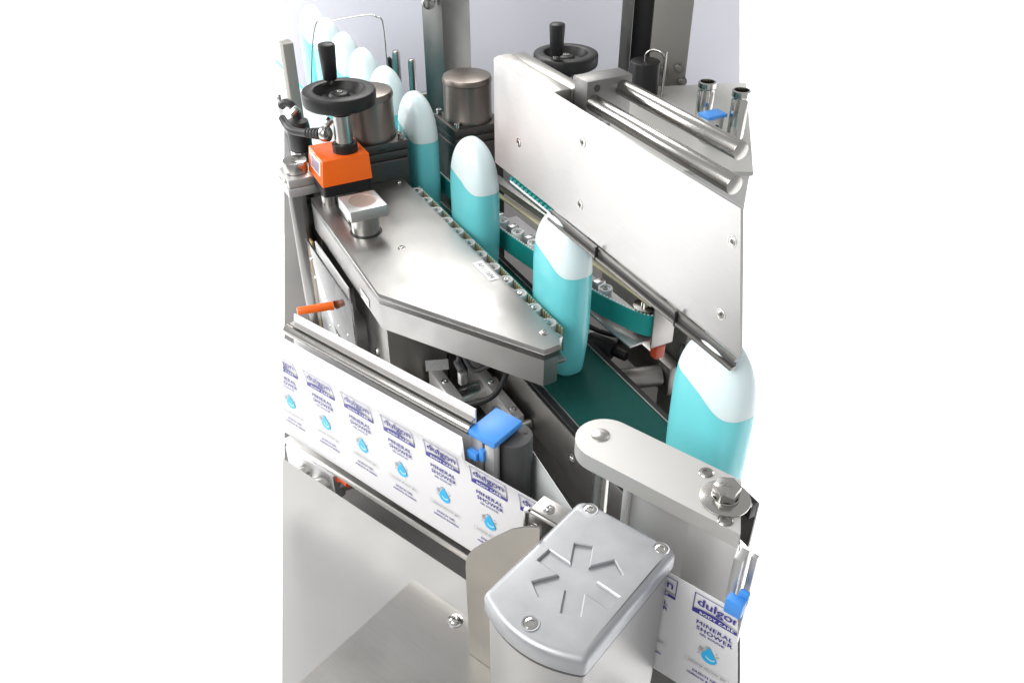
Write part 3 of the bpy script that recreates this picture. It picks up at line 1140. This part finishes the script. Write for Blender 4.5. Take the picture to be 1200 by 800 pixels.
bcx = thing('black_cylinder', 'black round cylinder with bent wire hook in front of the frame post', 'cylinder', (-0.385, 0.372, -0.15))
m = MB()
m.cyl((-0.385, 0.372, -0.149), (-0.385, 0.372, 0.202), 0.0235, n=36, bev=0.002)
part('body', m, 'black_plastic', bcx)
m = MB()
m.tube([(-0.385, 0.372, 0.195), (-0.385, 0.372, 0.211), (-0.378, 0.376, 0.219), (-0.366, 0.383, 0.220), (-0.358, 0.388, 0.211), (-0.357, 0.389, 0.19), (-0.357, 0.389, -0.149)], 0.0021)
part('wire_hook', m, 'polished', bcx)

cab = thing('side_cabinet', 'light grey cabinet top behind the polished rods at the right', 'cabinet', (-0.25, 0.38, -0.15))
m = MB()
m.prism([(-0.428, 0.338), (-0.348, 0.553), (-0.068, 0.328), (-0.115, 0.248), (-0.285, 0.245)], 0.144, 0.150, bev=0.001)
part('top', m, 'cabinet_grey', cab)
m = MB()
m.prism([(-0.422, 0.341), (-0.346, 0.545), (-0.074, 0.328), (-0.119, 0.253), (-0.285, 0.250)], -0.149, 0.1435)
part('carcass', m, 'aluminium_white', cab)
for (x, y, zt, lab) in ((-0.2232, 0.3635, 0.2185, 'hollow chrome tube standing left of the small blue clip'), (-0.1633, 0.3741, 0.2230, 'hollow chrome tube standing right of the small blue clip')):
    m = MB()
    m.lathe([(0.0118, 0.1505), (0.0118, zt - 0.015), (0.0109, zt - 0.013), (0.0109, zt - 0.010), (0.0126, zt - 0.008), (0.0126, zt - 0.001), (0.0118, zt),
             (0.0102, zt), (0.0098, zt - 0.004), (0.0098, zt - 0.03), (0, zt - 0.03)], c=(x, y, 0), n=36)
    single('chrome_tube', m, 'chrome', lab, 'tube', 'chrome tubes')
cp = thing('blue_clip', 'small grey clip block with blue lid between the two chrome tubes', 'clip', (-0.179, 0.344, 0.15))
m = MB()
m.box(-0.189, -0.171, 0.330, 0.357, 0.1505, 0.185, bev=0.001)
part('block', m, 'aluminium', cp)
m = MB()
m.box(-0.192, -0.168, 0.327, 0.360, 0.1852, 0.1905, bev=0.001)
part('lid', m, 'blue_plastic', cp)
m = MB()
m.cyl((-0.1712, 0.345, 0.172), (-0.1702, 0.345, 0.172), 0.004, n=18)
part('hole', m, 'dark_grey', cp)

# little pegs behind the bottles
for (x, y, z0, z1, r, lab) in ((-0.80, 0.112, 0.055, 0.146, 0.0075, 'chrome peg of the rail, taller and left, before the square post'),
                               (-0.788, 0.137, 0.06, 0.130, 0.0075, 'chrome peg of the rail, shorter, beside the square post'),
                               (-0.815, 0.104, 0.05, 0.130, 0.005, 'thin dark topped peg at the back, left of the chrome pegs')):
    m = MB()
    dk = r < 0.006
    m.lathe([(r, -0.149), (r, z1 - 0.006), (r * .8, z1 - 0.002), (0, z1)], c=(x, y, 0), n=24, mi=1 if dk else 0)
    m.cyl((x, y, z0 - 0.022), (x, y, z0), 0.012, n=20, bev=0.002, mi=1)
    single('guide_peg', m, ['chrome', 'black_plastic'], lab, 'peg', 'guide pegs')
m = MB()
m.box(-0.80, -0.785, 0.07, 0.20, 0.045, 0.060, bev=0.002)
m.box(-0.77, -0.755, 0.07, 0.20, 0.015, 0.035, bev=0.002)
m.box(-0.76, -0.73, 0.10, 0.14, -0.149, 0.015, bev=0.002)
single('guide_rail_bracket', m, 'steel_dull', 'dark guide rail bracket behind the bottles, left of the post', 'bracket')

m = MB()
m.tube([(-0.83, -0.056, -0.05), (-0.825, -0.045, 0.1), (-0.817, -0.027, 0.200), (-0.805, -0.005, 0.2095), (-0.776, 0.052, 0.2192), (-0.766, 0.070, 0.2165), (-0.762, 0.079, 0.203), (-0.7614, 0.080, 0.12), (-0.7614, 0.080, -0.02)], 0.0013, n=8)
single('wire_loop', m, 'polished', 'thin bent wire loop around the farthest bottles', 'wire')

# clear guide sheet, dark edge post, plug and cable at the far left
m = MB()
m.box(-0.98, -0.55, -0.070, -0.067, -0.02, 0.10, bev=0)
gs = single('guide_sheet', m, 'acrylic', 'clear guide sheet with teal edge beside the farthest bottles', 'guard')
m = MB()
m.box(-0.98, -0.55, -0.0705, -0.0665, 0.1002, 0.103, bev=0.0005)
sub('edge', m, 'acrylic_teal', gs)
m = MB()
m.box(-0.5485, -0.545, -0.0705, -0.0665, -0.02, 0.103, bev=0.0005)
sub('edge', m, 'acrylic_teal', gs)
m = MB()
m.box(-0.715, -0.69, -0.118, -0.100, -0.149, 0.215, bev=0.002)
single('edge_post', m, 'dark_paint', 'dark grey post cut by the left edge, behind the cables', 'post')
m = MB()
m.box(-0.74, -0.71, -0.128, -0.10, 0.02, 0.05, bev=0.004)
m.cyl((-0.72, -0.112, 0.05), (-0.72, -0.112, 0.07), 0.010, bev=0.002)
m.box(-0.73, -0.715, -0.120, -0.105, -0.149, 0.02, bev=0.001)
single('small_sensor', m, 'dark_grey', 'small dark sensor head beside the teal edged guide sheet', 'sensor')

pl = thing('cable_plug', 'black round cable plug standing behind the column at the left', 'plug', (-0.49, -0.158, 0.06))
m = MB()
m.lathe([(0, 0.12), (0.015, 0.12), (0.0168, 0.123), (0.0165, 0.155), (0.0150, 0.163), (0.0075, 0.167), (0.0065, 0.180), (0, 0.180)], c=(-0.4925, -0.159, 0), n=28)
part('body', m, 'black_rubber', pl)
m = MB()
m.lathe([(0.013, 0.055), (0.013, 0.110), (0.016, 0.111), (0.016, 0.1195), (0, 0.1195)], c=(-0.4925, -0.159, 0), n=24)
part('collar', m, 'chrome', pl)
m = MB()
m.tube([(-0.4925, -0.159, 0.178), (-0.495, -0.164, 0.187), (-0.500, -0.170, 0.189), (-0.506, -0.176, 0.183)], 0.0058)
part('cable', m, 'black_rubber', pl)
m = MB()
m.cyl((-0.480, -0.170, 0.177), (-0.480, -0.158, 0.186), 0.006, n=16, bev=0.001)
part('fitting', m, 'chrome', pl)

ic = thing('indicator_cable', 'black cable with ribbed sleeve running into the left handwheel shaft', 'cable', (-0.40, -0.18, 0.17))
m = MB()
m.tube([(-0.375, -0.160, 0.184), (-0.40, -0.175, 0.180), (-0.42, -0.186, 0.179), (-0.436, -0.188, 0.182), (-0.448, -0.190, 0.188)], 0.0052)
part('cable', m, 'black_rubber', ic)
m = MB()
a, b = Vector((-0.372, -0.1545, 0.1845)), Vector((-0.398, -0.1735, 0.1805))
for k in range(6):
    p = a.lerp(b, k / 6)
    q = a.lerp(b, (k + 0.6) / 6)
    m.cyl(p, q, 0.0085 - 0.0004 * k, n=16, bev=0.0006)
part('ribbed_sleeve', m, 'black_rubber', ic)
m = MB()
m.cyl((-0.366, -0.1505, 0.186), (-0.3725, -0.1555, 0.1845), 0.0105, n=20, bev=0.001)
m.cyl((-0.3745, -0.150, 0.196), (-0.3745, -0.142, 0.203), 0.006, n=16, bev=0.001)
part('fitting', m, 'chrome', ic)

# ================================================================== label web side (frame turned by WROT)
WY = -0.302
CUT0, CUT1 = (-0.149, 0.0), (-0.110, 0.18)      # the web and its guide end on a slant at the left


def cut_x(z):
    return CUT0[0] + (CUT1[0] - CUT0[0]) * (z - CUT0[1]) / (CUT1[1] - CUT0[1])


def slab(m, x1, y0, y1, z0, z1, mi=0):
    m.prism([(cut_x(z0), z0), (x1, z0), (x1, z1), (cut_x(z1), z1)], -y1, -y0, mi=mi, M=Matrix.Rotation(R(90), 4, 'X'))


gp = thing('web_guide', 'long white guide panel with chrome rail behind the printed label web', 'panel', (-0.02, -0.286, -0.004), WROT)
m = MB()
slab(m, 0.1150, -0.2878, -0.2863, 0.0125, 0.1700)
part('panel', m, 'paper', gp)
m = MB()
m.cyl((cut_x(0.151) - 0.004, -0.2925, 0.1520), (0.1150, -0.2925, 0.1520), 0.0054, n=28)
part('rail', m, 'polished_rod', gp)
m = MB()
slab(m, 0.1150, -0.2925, -0.2880, 0.1600, 0.1612)
part('rail_edge', m, 'steel', gp)
m = MB()
m.box(-0.145, 0.225, -0.3060, -0.2865, 0.0030, 0.0050, bev=0.0005)
m.box(-0.145, 0.225, -0.3072, -0.3062, 0.0030, 0.0110, bev=0.0003)
part('bottom_rim', m, 'steel', gp)

def curl(x, z):
    f = min(1.0, max(0.0, (0.285 - x) / 0.08))
    if z < 0.130:
        g = 0.0046 * max(0.0, (z - 0.106) / 0.024) ** 2
    else:
        w = min(1.0, (z - 0.130) / 0.0190)
        g = 0.0046 * (2 * w ** 3 - 3 * w * w + 1) + 0.38 * 0.0190 * (w ** 3 - 2 * w * w + w)
    return f * g + 0.0003 * math.sin(x * 31) * math.sin(z * 24)


web = thing('label_web', 'white web of printed shower gel labels running past the steel motor housing', 'label web', (0.11, WY, 0.0), WROT)
m = MB()
NX, NZ = 150, 110
vs, fs = [], []
for side in (0, 1):
    for i in range(NX + 1):
        for j in range(NZ + 1):
            ux = min(1.0, max(0.0, (-0.147 + 0.53 * i / NX - 0.1090) / 0.005))
            z = 0.0130 + (0.1355 - 0.0200 * ux * ux * (3 - 2 * ux)) * j / NZ
            xl, xr = cut_x(z), 0.385 - 0.165 * z
            x = xl + (xr - xl) * i / NX
            vs.append((x, WY + 0.0004 * side - curl(x, z), z))
K = (NX + 1) * (NZ + 1)
idx = lambda sd, i, j: sd * K + i * (NZ + 1) + j
for i in range(NX):
    for j in range(NZ):
        fs.append((idx(0, i, j), idx(0, i + 1, j), idx(0, i + 1, j + 1), idx(0, i, j + 1)))
        fs.append((idx(1, i, j), idx(1, i, j + 1), idx(1, i + 1, j + 1), idx(1, i + 1, j)))
for i in range(NX):
    for j in (0, NZ):
        fs.append((idx(0, i, j), idx(0, i + 1, j), idx(1, i + 1, j), idx(1, i, j)))
for j in range(NZ):
    for i in (0, NX):
        fs.append((idx(0, i, j), idx(0, i, j + 1), idx(1, i, j + 1), idx(1, i, j)))
m.quads(vs, fs)
part('liner', m, 'paper', web)


def label_mesh():
    m = MB()
    y = -0.0007

    def rect(x0, x1, z0, z1, mi, y=y):
        m.poly([(x0, y, z0), (x1, y, z0), (x1, y, z1), (x0, y, z1)], mi)

    def txt(s, size, w, x, z, mi, y=y, off=0.0, sp=1.0):
        for dx, dz in (((0, 0), (0.00022, 0.0), (0.00011, 0.00014)) if size > 0.0028 else ((0, 0),)):      # printed a little bolder
            m.add(text_mesh(s, size, w, off, sp), Matrix.Translation((x + dx, y - dx * 0.1 - dz * 0.1, z + dz)) @ Matrix.Rotation(R(90), 4, 'X'), mi)
    W, zb, zt = 0.0388, 0.1045, 0.1252
    t = 0.00065
    rect(0, t, zb, zt, 0)
    rect(W - t, W, zb, zt, 0)
    rect(0, W, zt - t, zt, 0)
    top = []
    n = 16
    for k in range(n + 1):
        u = k / n
        top.append((W * u, zb + 0.0042 + 0.0030 * math.sin(math.pi * min(1, u * 1.15)) - 0.0008 * u))
    bar = [(0, y, zb), (W, y, zb)] + [(a, y, b) for a, b in reversed(top)]
    m.poly(bar, 0)
    sw = [(a, y - 0.0002, b) for a, b in top[4:]] + [(a, y - 0.0002, b + 0.0016 * (i / n)) for i, (a, b) in reversed(list(enumerate(top))[4:])]
    m.poly(sw, 1)
    txt('dulgon', 0.0112, 0.0325, 0.0032, zb + 0.0098, 0, off=0.00006, y=y - 0.0003)
    txt('BODY CARE', 0.0035, 0.0265, 0.0062, zb + 0.0018, 4, y=y - 0.0004, sp=1.15)
    txt('MINERAL', 0.0058, 0.0285, 0.0050, zb - 0.0104, 0, sp=1.1)
    txt('SHOWER', 0.0058, 0.0285, 0.0056, zb - 0.0164, 0, sp=1.1)
    txt('GEL DOUCHE', 0.0029, 0.0195, 0.0090, zb - 0.0206, 0, sp=1.1)
    # drop with splash
    cx, cz = 0.0195, 0.0645
    drop = []
    for k in range(28):
        a = 2 * math.pi * k / 28
        r = 0.0064
        x, z = r * math.cos(a), r * math.sin(a)
        if z > 0:
            x = x * (1 - 0.75 * (z / r)) - 0.0010 * (z / r)
            z *= 1.75
        drop.append((cx + x, y, cz + z))
    m.poly(drop, 2)
    swl = []
    for k in range(13):
        a = R(200 + 150 * k / 12)
        swl.append((cx + 0.0010 + 0.0042 * math.cos(a), y - 0.0002, cz + 0.0016 + 0.0040 * math.sin(a)))
    for k in range(13):
        a = R(350 - 150 * k / 12)
        swl.append((cx + 0.0012 + 0.0038 * math.cos(a), y - 0.0002, cz + 0.0026 + 0.0030 * math.sin(a)))
    m.poly(swl, 3)
    rnd = random.Random(3)
    for k in range(20):
        a = R(rnd.choice((rnd.uniform(20, 75), rnd.uniform(100, 205))))
        r0 = 0.0052 + rnd.random() * 0.002
        r1 = r0 + 0.0012 + rnd.random() * 0.0026
        w = 0.00022
        d = Vector((math.cos(a), math.sin(a)))
        nn = Vector((-d.y, d.x)) * w
        m.poly([(cx + d.x * r0 + nn.x, y, cz + 0.002 + d.y * r0 + nn.y), (cx + d.x * r0 - nn.x, y, cz + 0.002 + d.y * r0 - nn.y),
                (cx + d.x * r1 - nn.x * 2, y, cz + 0.002 + d.y * r1 - nn.y * 2), (cx + d.x * r1 + nn.x * 2, y, cz + 0.002 + d.y * r1 + nn.y * 2)], 1)
    q = 0.00025
    rect(0.0015, 0.0375, 0.0475, 0.0475 + q, 1)
    rect(0.0015, 0.0375, 0.0527 - q, 0.0527, 1)
    rect(0.0015, 0.0015 + q, 0.0475, 0.0527, 1)
    rect(0.0375 - q, 0.0375, 0.0475, 0.0527, 1)
    txt('mineral shower gel', 0.0030, 0.031, 0.0040, 0.0492, 1)
    txt('DUSCH GEL', 0.0034, 0.0215, 0.0090, 0.0398, 0, off=0.0)
    txt('vitalisieren & beleben', 0.0034, 0.030, 0.0045, 0.0350, 0, off=0.0)
    return m.mesh('print', ['print_violet', 'print_grey', 'print_cyan', 'print_pale', 'print_white'])


pm = label_mesh()
for k in range(10):
    x = -0.1415 + 0.0526 * k
    made = []
    for me in (pm,):
        me = me.copy()
        t = bmesh.new()
        t.from_mesh(me)
        if k == 0 or k == 9:              # the first and the last label are cut with the web
            if k == 0:
                dz = Vector((CUT1[0] - CUT0[0], 0, CUT1[1] - CUT0[1]))
                co, no = (cut_x(0) - x + 0.0003, 0, 0), (dz.z, 0, -dz.x)
            else:
                co, no = (0.385 - x - 0.0003, 0, 0), (-1, 0, -0.165)
            bmesh.ops.bisect_plane(t, geom=t.verts[:] + t.edges[:] + t.faces[:], plane_co=co, plane_no=no, clear_inner=True)
        for zc in [0.1044 + 0.0013 * q for q in range(18)]:
            bmesh.ops.bisect_plane(t, geom=t.verts[:] + t.edges[:] + t.faces[:], plane_co=(0, 0, zc), plane_no=(0, 0, 1))
        for v in t.verts:
            v.co.y -= curl(v.co.x + x, v.co.z)
        t.to_mesh(me)
        t.free()
        for p in me.polygons:
            p.use_smooth = True
        made.append(me)
    place('printed_label', made[0], web, (x, WY, 0))
# return run of the web behind the roller
m = MB()
d0, d1 = Vector((0.150, -0.2555)), Vector((0.219, -0.2945))
m.quads([(d0.x, d0.y, 0.0035), (d1.x, d1.y, 0.0035), (d1.x, d1.y, 0.127), (d0.x, d0.y, 0.122),
         (d0.x + .0002, d0.y + .0004, 0.0035), (d1.x + .0002, d1.y + .0004, 0.0035), (d1.x + .0002, d1.y + .0004, 0.127), (d0.x + .0002, d0.y + .0004, 0.122)],
        [(0, 1, 2, 3), (7, 6, 5, 4), (0, 4, 5, 1), (3, 2, 6, 7), (0, 3, 7, 4), (1, 5, 6, 2)])
part('return_liner', m, 'liner', web)

# roller with blue cap
rl = thing('web_roller', 'dark grey web roller held by an aluminium clip with blue cap', 'roller', (0.13, -0.275, -0.06), WROT)
m = MB()
m.cyl((0.1415, -0.2700, -0.149), (0.1415, -0.2700, 0.1455), 0.0160, n=44, bev=0.0012, seg=3)
part('roller', m, 'dark_grey', rl)
m = MB()
m.cyl((0.1475, -0.2615, 0.1454), (0.1475, -0.2615, 0.1462), 0.0022, n=16)
part('axle_hole', m, 'black_rubber', rl)
m = MB()
m.box(0.1165, 0.1290, -0.2960, -0.262, 0.02, 0.1485, bev=0.0008)
m.box(0.1318, 0.1418, -0.2965, -0.2885, 0.02, 0.1480, bev=0.0008)
m.box(0.1290, 0.1318, -0.2900, -0.2700, 0.02, 0.1480, bev=0.0003, mi=1)
part('clip_body', m, ['aluminium', 'steel_dull'], rl)
m = MB()
m.box(0.1148, 0.1435, -0.2975, -0.2605, 0.1488, 0.1552, bev=0.0012)
part('blue_cap', m, 'blue_plastic', rl)
m = MB()
m.box(0.1160, 0.1270, -0.3015, -0.2962, 0.1285, 0.1365, bev=0.001)
m.box(0.1270, 0.1325, -0.2990, -0.2930, 0.1290, 0.1410, bev=0.001)
part('blue_latch', m, 'blue_plastic', rl)

# second clip with blue latch at the right edge
rc = thing('web_clip', 'aluminium channel clip with blue latch holding the label web at the right', 'clip', (0.365, -0.29, 0.05), WROT)
m = MB()
m.box(0.352, 0.3585, -0.2985, -0.2860, 0.05, 0.172, bev=0.0008)
m.box(0.3605, 0.3650, -0.2900, -0.2860, 0.05, 0.172, bev=0.0004)
part('channel', m, 'aluminium', rc)
m = MB()
m.box(0.3565, 0.3690, -0.3110, -0.3032, 0.1320, 0.1460, bev=0.001)
m.box(0.3620, 0.3690, -0.3032, -0.2990, 0.138, 0.150, bev=0.001)
part('blue_latch', m, 'blue_plastic', rc)

# steel plate on the table, bracket sheet, hinge
tp = thing('base_plate', 'flat brushed steel plate with rounded corner on the grey table, bottom left', 'plate', (0.17, -0.43, -0.06), WROT)
m = MB()
m.prism(rounded([(0.0585, -0.3225), (0.30, -0.3225), (0.30, -0.56), (0.0585, -0.56)], [0.006, 0, 0, 0]), -0.0598, -0.0515, bev=0.0012)
part('plate', m, 'steel_sheet', tp)
place('screw', button_screw(0.0055), tp, (0.1222, -0.3330, -0.0514))

m = MB()
pts = [(0.1555, -0.0510), (0.1555, 0.066), (0.1563, 0.074), (0.1590, 0.083), (0.1640, 0.0925), (0.1720, 0.1035), (0.188, 0.1240), (0.2034, 0.1425), (0.2180, 0.1550), (0.2293, 0.1620), (0.2293, -0.0510)]
m.prism(pts, 0.3490, 0.3510, bev=0.0005, M=Matrix.Rotation(R(90), 4, 'X'))
m.box(0.1546, 0.1566, -0.3488, -0.340, -0.0510, 0.058, bev=0.0004)
single('bracket_sheet', m, 'steel_warm', 'curved upright steel bracket sheet left of the motor housing', 'bracket', rz=WROT)

hg = thing('hinge', 'small steel hinge with two screws between label web and motor housing', 'hinge', (0.215, -0.325, 0.10), WROT)
m = MB()
m.box(0.1985, 0.2300, -0.328, -0.324, 0.104, 0.1405, bev=0.0012)
m.cyl((0.1995, -0.326, 0.104), (0.1995, -0.326, 0.1405), 0.0035, n=18, bev=0.0006)
m.box(0.2000, 0.2300, -0.3235, -0.306, 0.1375, 0.1405, bev=0.0008)
part('leaf', m, 'steel', hg)
place('screw', button_screw(0.0042), hg, (0.2078, -0.3281, 0.1265), FACE_LEFT)
place('screw', button_screw(0.0036), hg, (0.2120, -0.3160, 0.1406))

# motor housing with cast lid
mh = thing('motor_housing', 'silver motor housing with asterisk emblem on its cast lid', 'motor', (0.272, -0.36, -0.05), WROT)


def lid_outline(g):
    x0, x1, y1 = 0.2305 + g, 0.3135 - g, -0.2985 - g
    pts = [(x1, y1), (x0, y1)]
    n = 14
    for k in range(n + 1):
        u = k / n
        x = x0 + (x1 - x0) * u
        pts.append((x, -0.4150 + g - 0.0115 * (1 - (2 * u - 1) ** 2)))
    r = [0.009, 0.009] + [0.005] + [0] * (n - 1) + [0.006]
    return rounded(pts, r, 5)


LT = 0.155
m = MB()
levels = [(0.0016, LT - 0.0165), (0.0, LT - 0.0155), (0.0, LT - 0.0045), (0.0006, LT - 0.0022), (0.0018, LT - 0.0008), (0.0032, LT - 0.0002), (0.0050, LT)]
rings = [[(p[0], p[1], z) for p in lid_outline(gv)] for gv, z in levels]
N = len(rings[0])
vs = [p for r in rings for p in r]
for i, p in enumerate(vs):      # the lid falls away a little towards its far end
    fall = max(0.0, (p[1] + 0.333) / 0.035)
    if p[2] > LT - 0.007:
        vs[i] = (p[0], p[1], p[2] - 0.0042 * min(1, fall) ** 2)
fs = []
for i in range(len(rings) - 1):
    for k in range(N):
        k2 = (k + 1) % N
        fs.append((i * N + k, i * N + k2, (i + 1) * N + k2, (i + 1) * N + k))
m.quads(vs, fs)
topv = vs[-N:]
# top surface as strips so that it can follow the fall towards the far end
t = bmesh.new()
tv = [t.verts.new(p) for p in topv]
ec = Vector((0.2725, -0.3655))
w, Lr = 0.0068, 0.0305


def aster(w, Lr, base):
    pts = []
    for k in range(6):
        a = R(base + 60 * k)
        d = Vector((math.cos(a), math.sin(a)))
        s = Vector((-d.y, d.x))
        pts += [ec + d * Lr - s * w, ec + d * Lr + s * w]
        a2 = a + R(30)
        pts.append(ec + Vector((math.cos(a2), math.sin(a2))) * (w / math.sin(R(30))))
    return pts


BASE = 128.5 - 12
DEPTH = 0.0024
po, pmid, pin = aster(w + 0.0004, Lr + 0.0004, BASE), aster(w - 0.0004, Lr - 0.0004, BASE), aster(w - 0.0007, Lr - 0.0007, BASE)
pv = [t.verts.new((p.x, p.y, LT)) for p in po]
eds = []
for loop in (tv, pv):
    for i in range(len(loop)):
        eds.append(t.edges.new((loop[i - 1], loop[i])))
bmesh.ops.triangle_fill(t, use_beauty=True, use_dissolve=False, edges=eds, normal=(0, 0, 1))
for yc in (-0.333, -0.3285, -0.324, -0.3195, -0.315):
    bmesh.ops.bisect_plane(t, geom=t.verts[:] + t.edges[:] + t.faces[:], plane_co=(0, yc, 0), plane_no=(0, 1, 0))
for v in t.verts:
    fall = max(0.0, (v.co.y + 0.333) / 0.035)
    v.co.z = LT - 0.0042 * min(1, fall) ** 2
bmesh.ops.recalc_face_normals(t, faces=t.faces[:])
for f in t.faces:
    if f.normal.z < 0:
        f.normal_flip()
m._take(t, 0, None)
bmesh.ops.remove_doubles(m.bm, verts=m.bm.verts[:], dist=0.00002)
lid = part('lid', m, 'cast_aluminium', mh, angle=50)
lid.modifiers.new('weighted', 'WEIGHTED_NORMAL')
# asterisk emblem sunk into the lid: six broad arms
m = MB()
n = len(po)
vs = [(p.x, p.y, LT) for p in po] + [(p.x, p.y, LT - 0.0009) for p in pmid] + [(p.x, p.y, LT - DEPTH) for p in pin]
m.quads(vs, [(i * n + k, i * n + (k + 1) % n, i * n + n + (k + 1) % n, i * n + n + k) for i in (0, 1) for k in range(n)])
hexa = [pin[3 * k + 2] for k in range(6)]
m.poly([(p.x, p.y, LT - DEPTH) for p in hexa])
for k in range(6):
    m.poly([(p.x, p.y, LT - DEPTH) for p in (pin[3 * k - 1], pin[3 * k], pin[3 * k + 1], pin[3 * k + 2])])
part('asterisk_emblem', m, 'cast_aluminium', mh, angle=20)
for x, y, dz in ((0.2425, -0.3065, 0.0026), (0.3030, -0.3065, 0.0026), (0.2700, -0.4145, 0.0)):
    m = MB()
    z = LT - dz
    m.lathe([(0.0064, z), (0.0060, z + 0.0007), (0.0052, z + 0.0005), (0.0050, z - 0.0003)], c=(x, y, 0), n=24, mi=0)
    m.lathe([(0.0050, z - 0.0003), (0.0040, z + 0.0009), (0.0026, z + 0.0012), (0.0022, z + 0.0003), (0, z + 0.0003)], c=(x, y, 0), n=24, mi=1)
    part('lid_screw', m, ['cast_aluminium', 'chrome'], mh)
m = MB()
m.prism(lid_outline(0.0022), -0.0510, LT - 0.0170, bev=0)
body = part('body', m, 'housing_paint', mh)
m = MB()
m.prism(lid_outline(0.0012), LT - 0.0200, LT - 0.0171, bev=0.0004)
part('gasket', m, 'dark_grey', mh)

# bracket arm with bolt
AZ = 0.141
arm = thing('support_bracket', 'white grey aluminium bracket arm with rounded end and big hexagon bolt', 'bracket', (0.26, -0.223, -0.06), WROT)
m = MB()
pts = [(0.3125, -0.1965), (0.3375, -0.2485)]
for k in range(17):
    a = R(270 - 180 * k / 16)
    pts.append((0.2025 + 0.026 * math.cos(a), -0.2225 + 0.026 * math.sin(a)))
m.prism(pts, AZ - 0.0155, AZ, bev=0.0010, seg=3)
part('arm', m, 'aluminium_white', arm)
m = MB()
m.lathe([(0.0078, AZ), (0.0078, AZ + 0.0010), (0.0070, AZ + 0.0014), (0, AZ + 0.0012)], c=(0.1960, -0.2215, 0), n=32)
part('pin_head', m, 'polished', arm)
m = MB()
m.cyl((0.3120, -0.2235, AZ + 0.0002), (0.3120, -0.2235, AZ + 0.0024), 0.0195, n=48, bev=0.0006)
wsh = part('washer', m, 'polished', arm)
m = MB()
m.lathe([(0.0108, AZ + 0.0025), (0.0108, AZ + 0.0045), (0.0100, AZ + 0.0048)], c=(0.3120, -0.2235, 0), n=32)
m.cyl((0.3120, -0.2235, AZ + 0.0046), (0.3120, -0.2235, AZ + 0.0150), 0.0108, n=6, bev=0.0007)
m.add(text_mesh('A2-70', 0.0045, 0.011), Matrix.Translation((0.3062, -0.2252, AZ + 0.0152)))
part('hex_bolt', m, 'polished', arm)
for x, y in ((0.2870, -0.2060), (0.3225, -0.2430)):
    m = MB()
    m.lathe([(0.0062, AZ + 0.0002), (0.0058, AZ + 0.0006), (0.0050, AZ + 0.0003)], c=(x, y, 0), n=24)
    m.lathe([(0.0050, AZ + 0.0003), (0.0044, AZ + 0.0012), (0.0028, AZ + 0.0012), (0.0026, AZ + 0.0004), (0, AZ + 0.0004)], c=(x, y, 0), n=24, mi=1)
    part('screw', m, ['chrome', 'steel_dull'], arm)
m = MB()
m.cyl((0.2060, -0.2310, -0.149), (0.2060, -0.2310, AZ - 0.0155), 0.0072, n=28)
part('pin', m, 'polished', arm)
m = MB()
m.box(0.2365, 0.2410, -0.2480, -0.2300, -0.06, AZ - 0.0156, bev=0.0008)
m.box(0.2410, 0.2960, -0.2400, -0.2350, -0.06, AZ - 0.0156, bev=0.0008)
part('rear_plate', m, 'aluminium_lifted', arm)
m = MB()
m.box(0.2965, 0.3370, -0.2478, -0.2425, -0.06, AZ - 0.0156, bev=0.0008)
part('front_plate', m, 'aluminium_lifted', arm)

# things seen below the label web at the left
m = MB()
m.box(-0.215, -0.130, -0.262, -0.246, -0.115, -0.075, bev=0.002, M=Matrix.Rotation(R(0), 4, 'Z'))
lo = thing('lower_clamp', 'pale aluminium clamp plate with holes below the label web, far left', 'clamp', (-0.17, -0.26, -0.12), WROT)
part('plate', m, 'aluminium', lo)
for x in (-0.20, -0.165):
    place('screw', socket_screw(0.005, 0.0015), lo, (x, -0.254, -0.0748))
for k, (x, r, lab) in enumerate(((-0.17, 0.010, 'steel shaft under the label web beside the pale clamp plate'), (-0.135, 0.013, 'thicker steel shaft under the label web beside the orange knob'))):
    m = MB()
    m.cyl((x - 0.02, -0.28, -0.10), (x + 0.06, -0.10, -0.10), r, n=24, bev=0.001)
    single('lower_shaft', m, 'steel', lab, 'shaft', 'shafts under the label web', rz=WROT)
m = MB()
m.lathe([(0, -0.007), (0.006, -0.007), (0.0075, -0.004), (0.007, 0.010), (0.004, 0.016), (0.004, 0.03), (0, 0.03)], c=(-0.140, -0.250, -0.085), n=24,
        M=Matrix.Rotation(R(80), 4, 'Y') @ Matrix.Rotation(R(10), 4, 'X'))
single('orange_knob', m, 'orange_rubber', 'orange rubber knob peeking out below the label web', 'knob', rz=WROT)

for o in bpy.data.objects:
    if '_l' in o.keys():
        del o['_l']
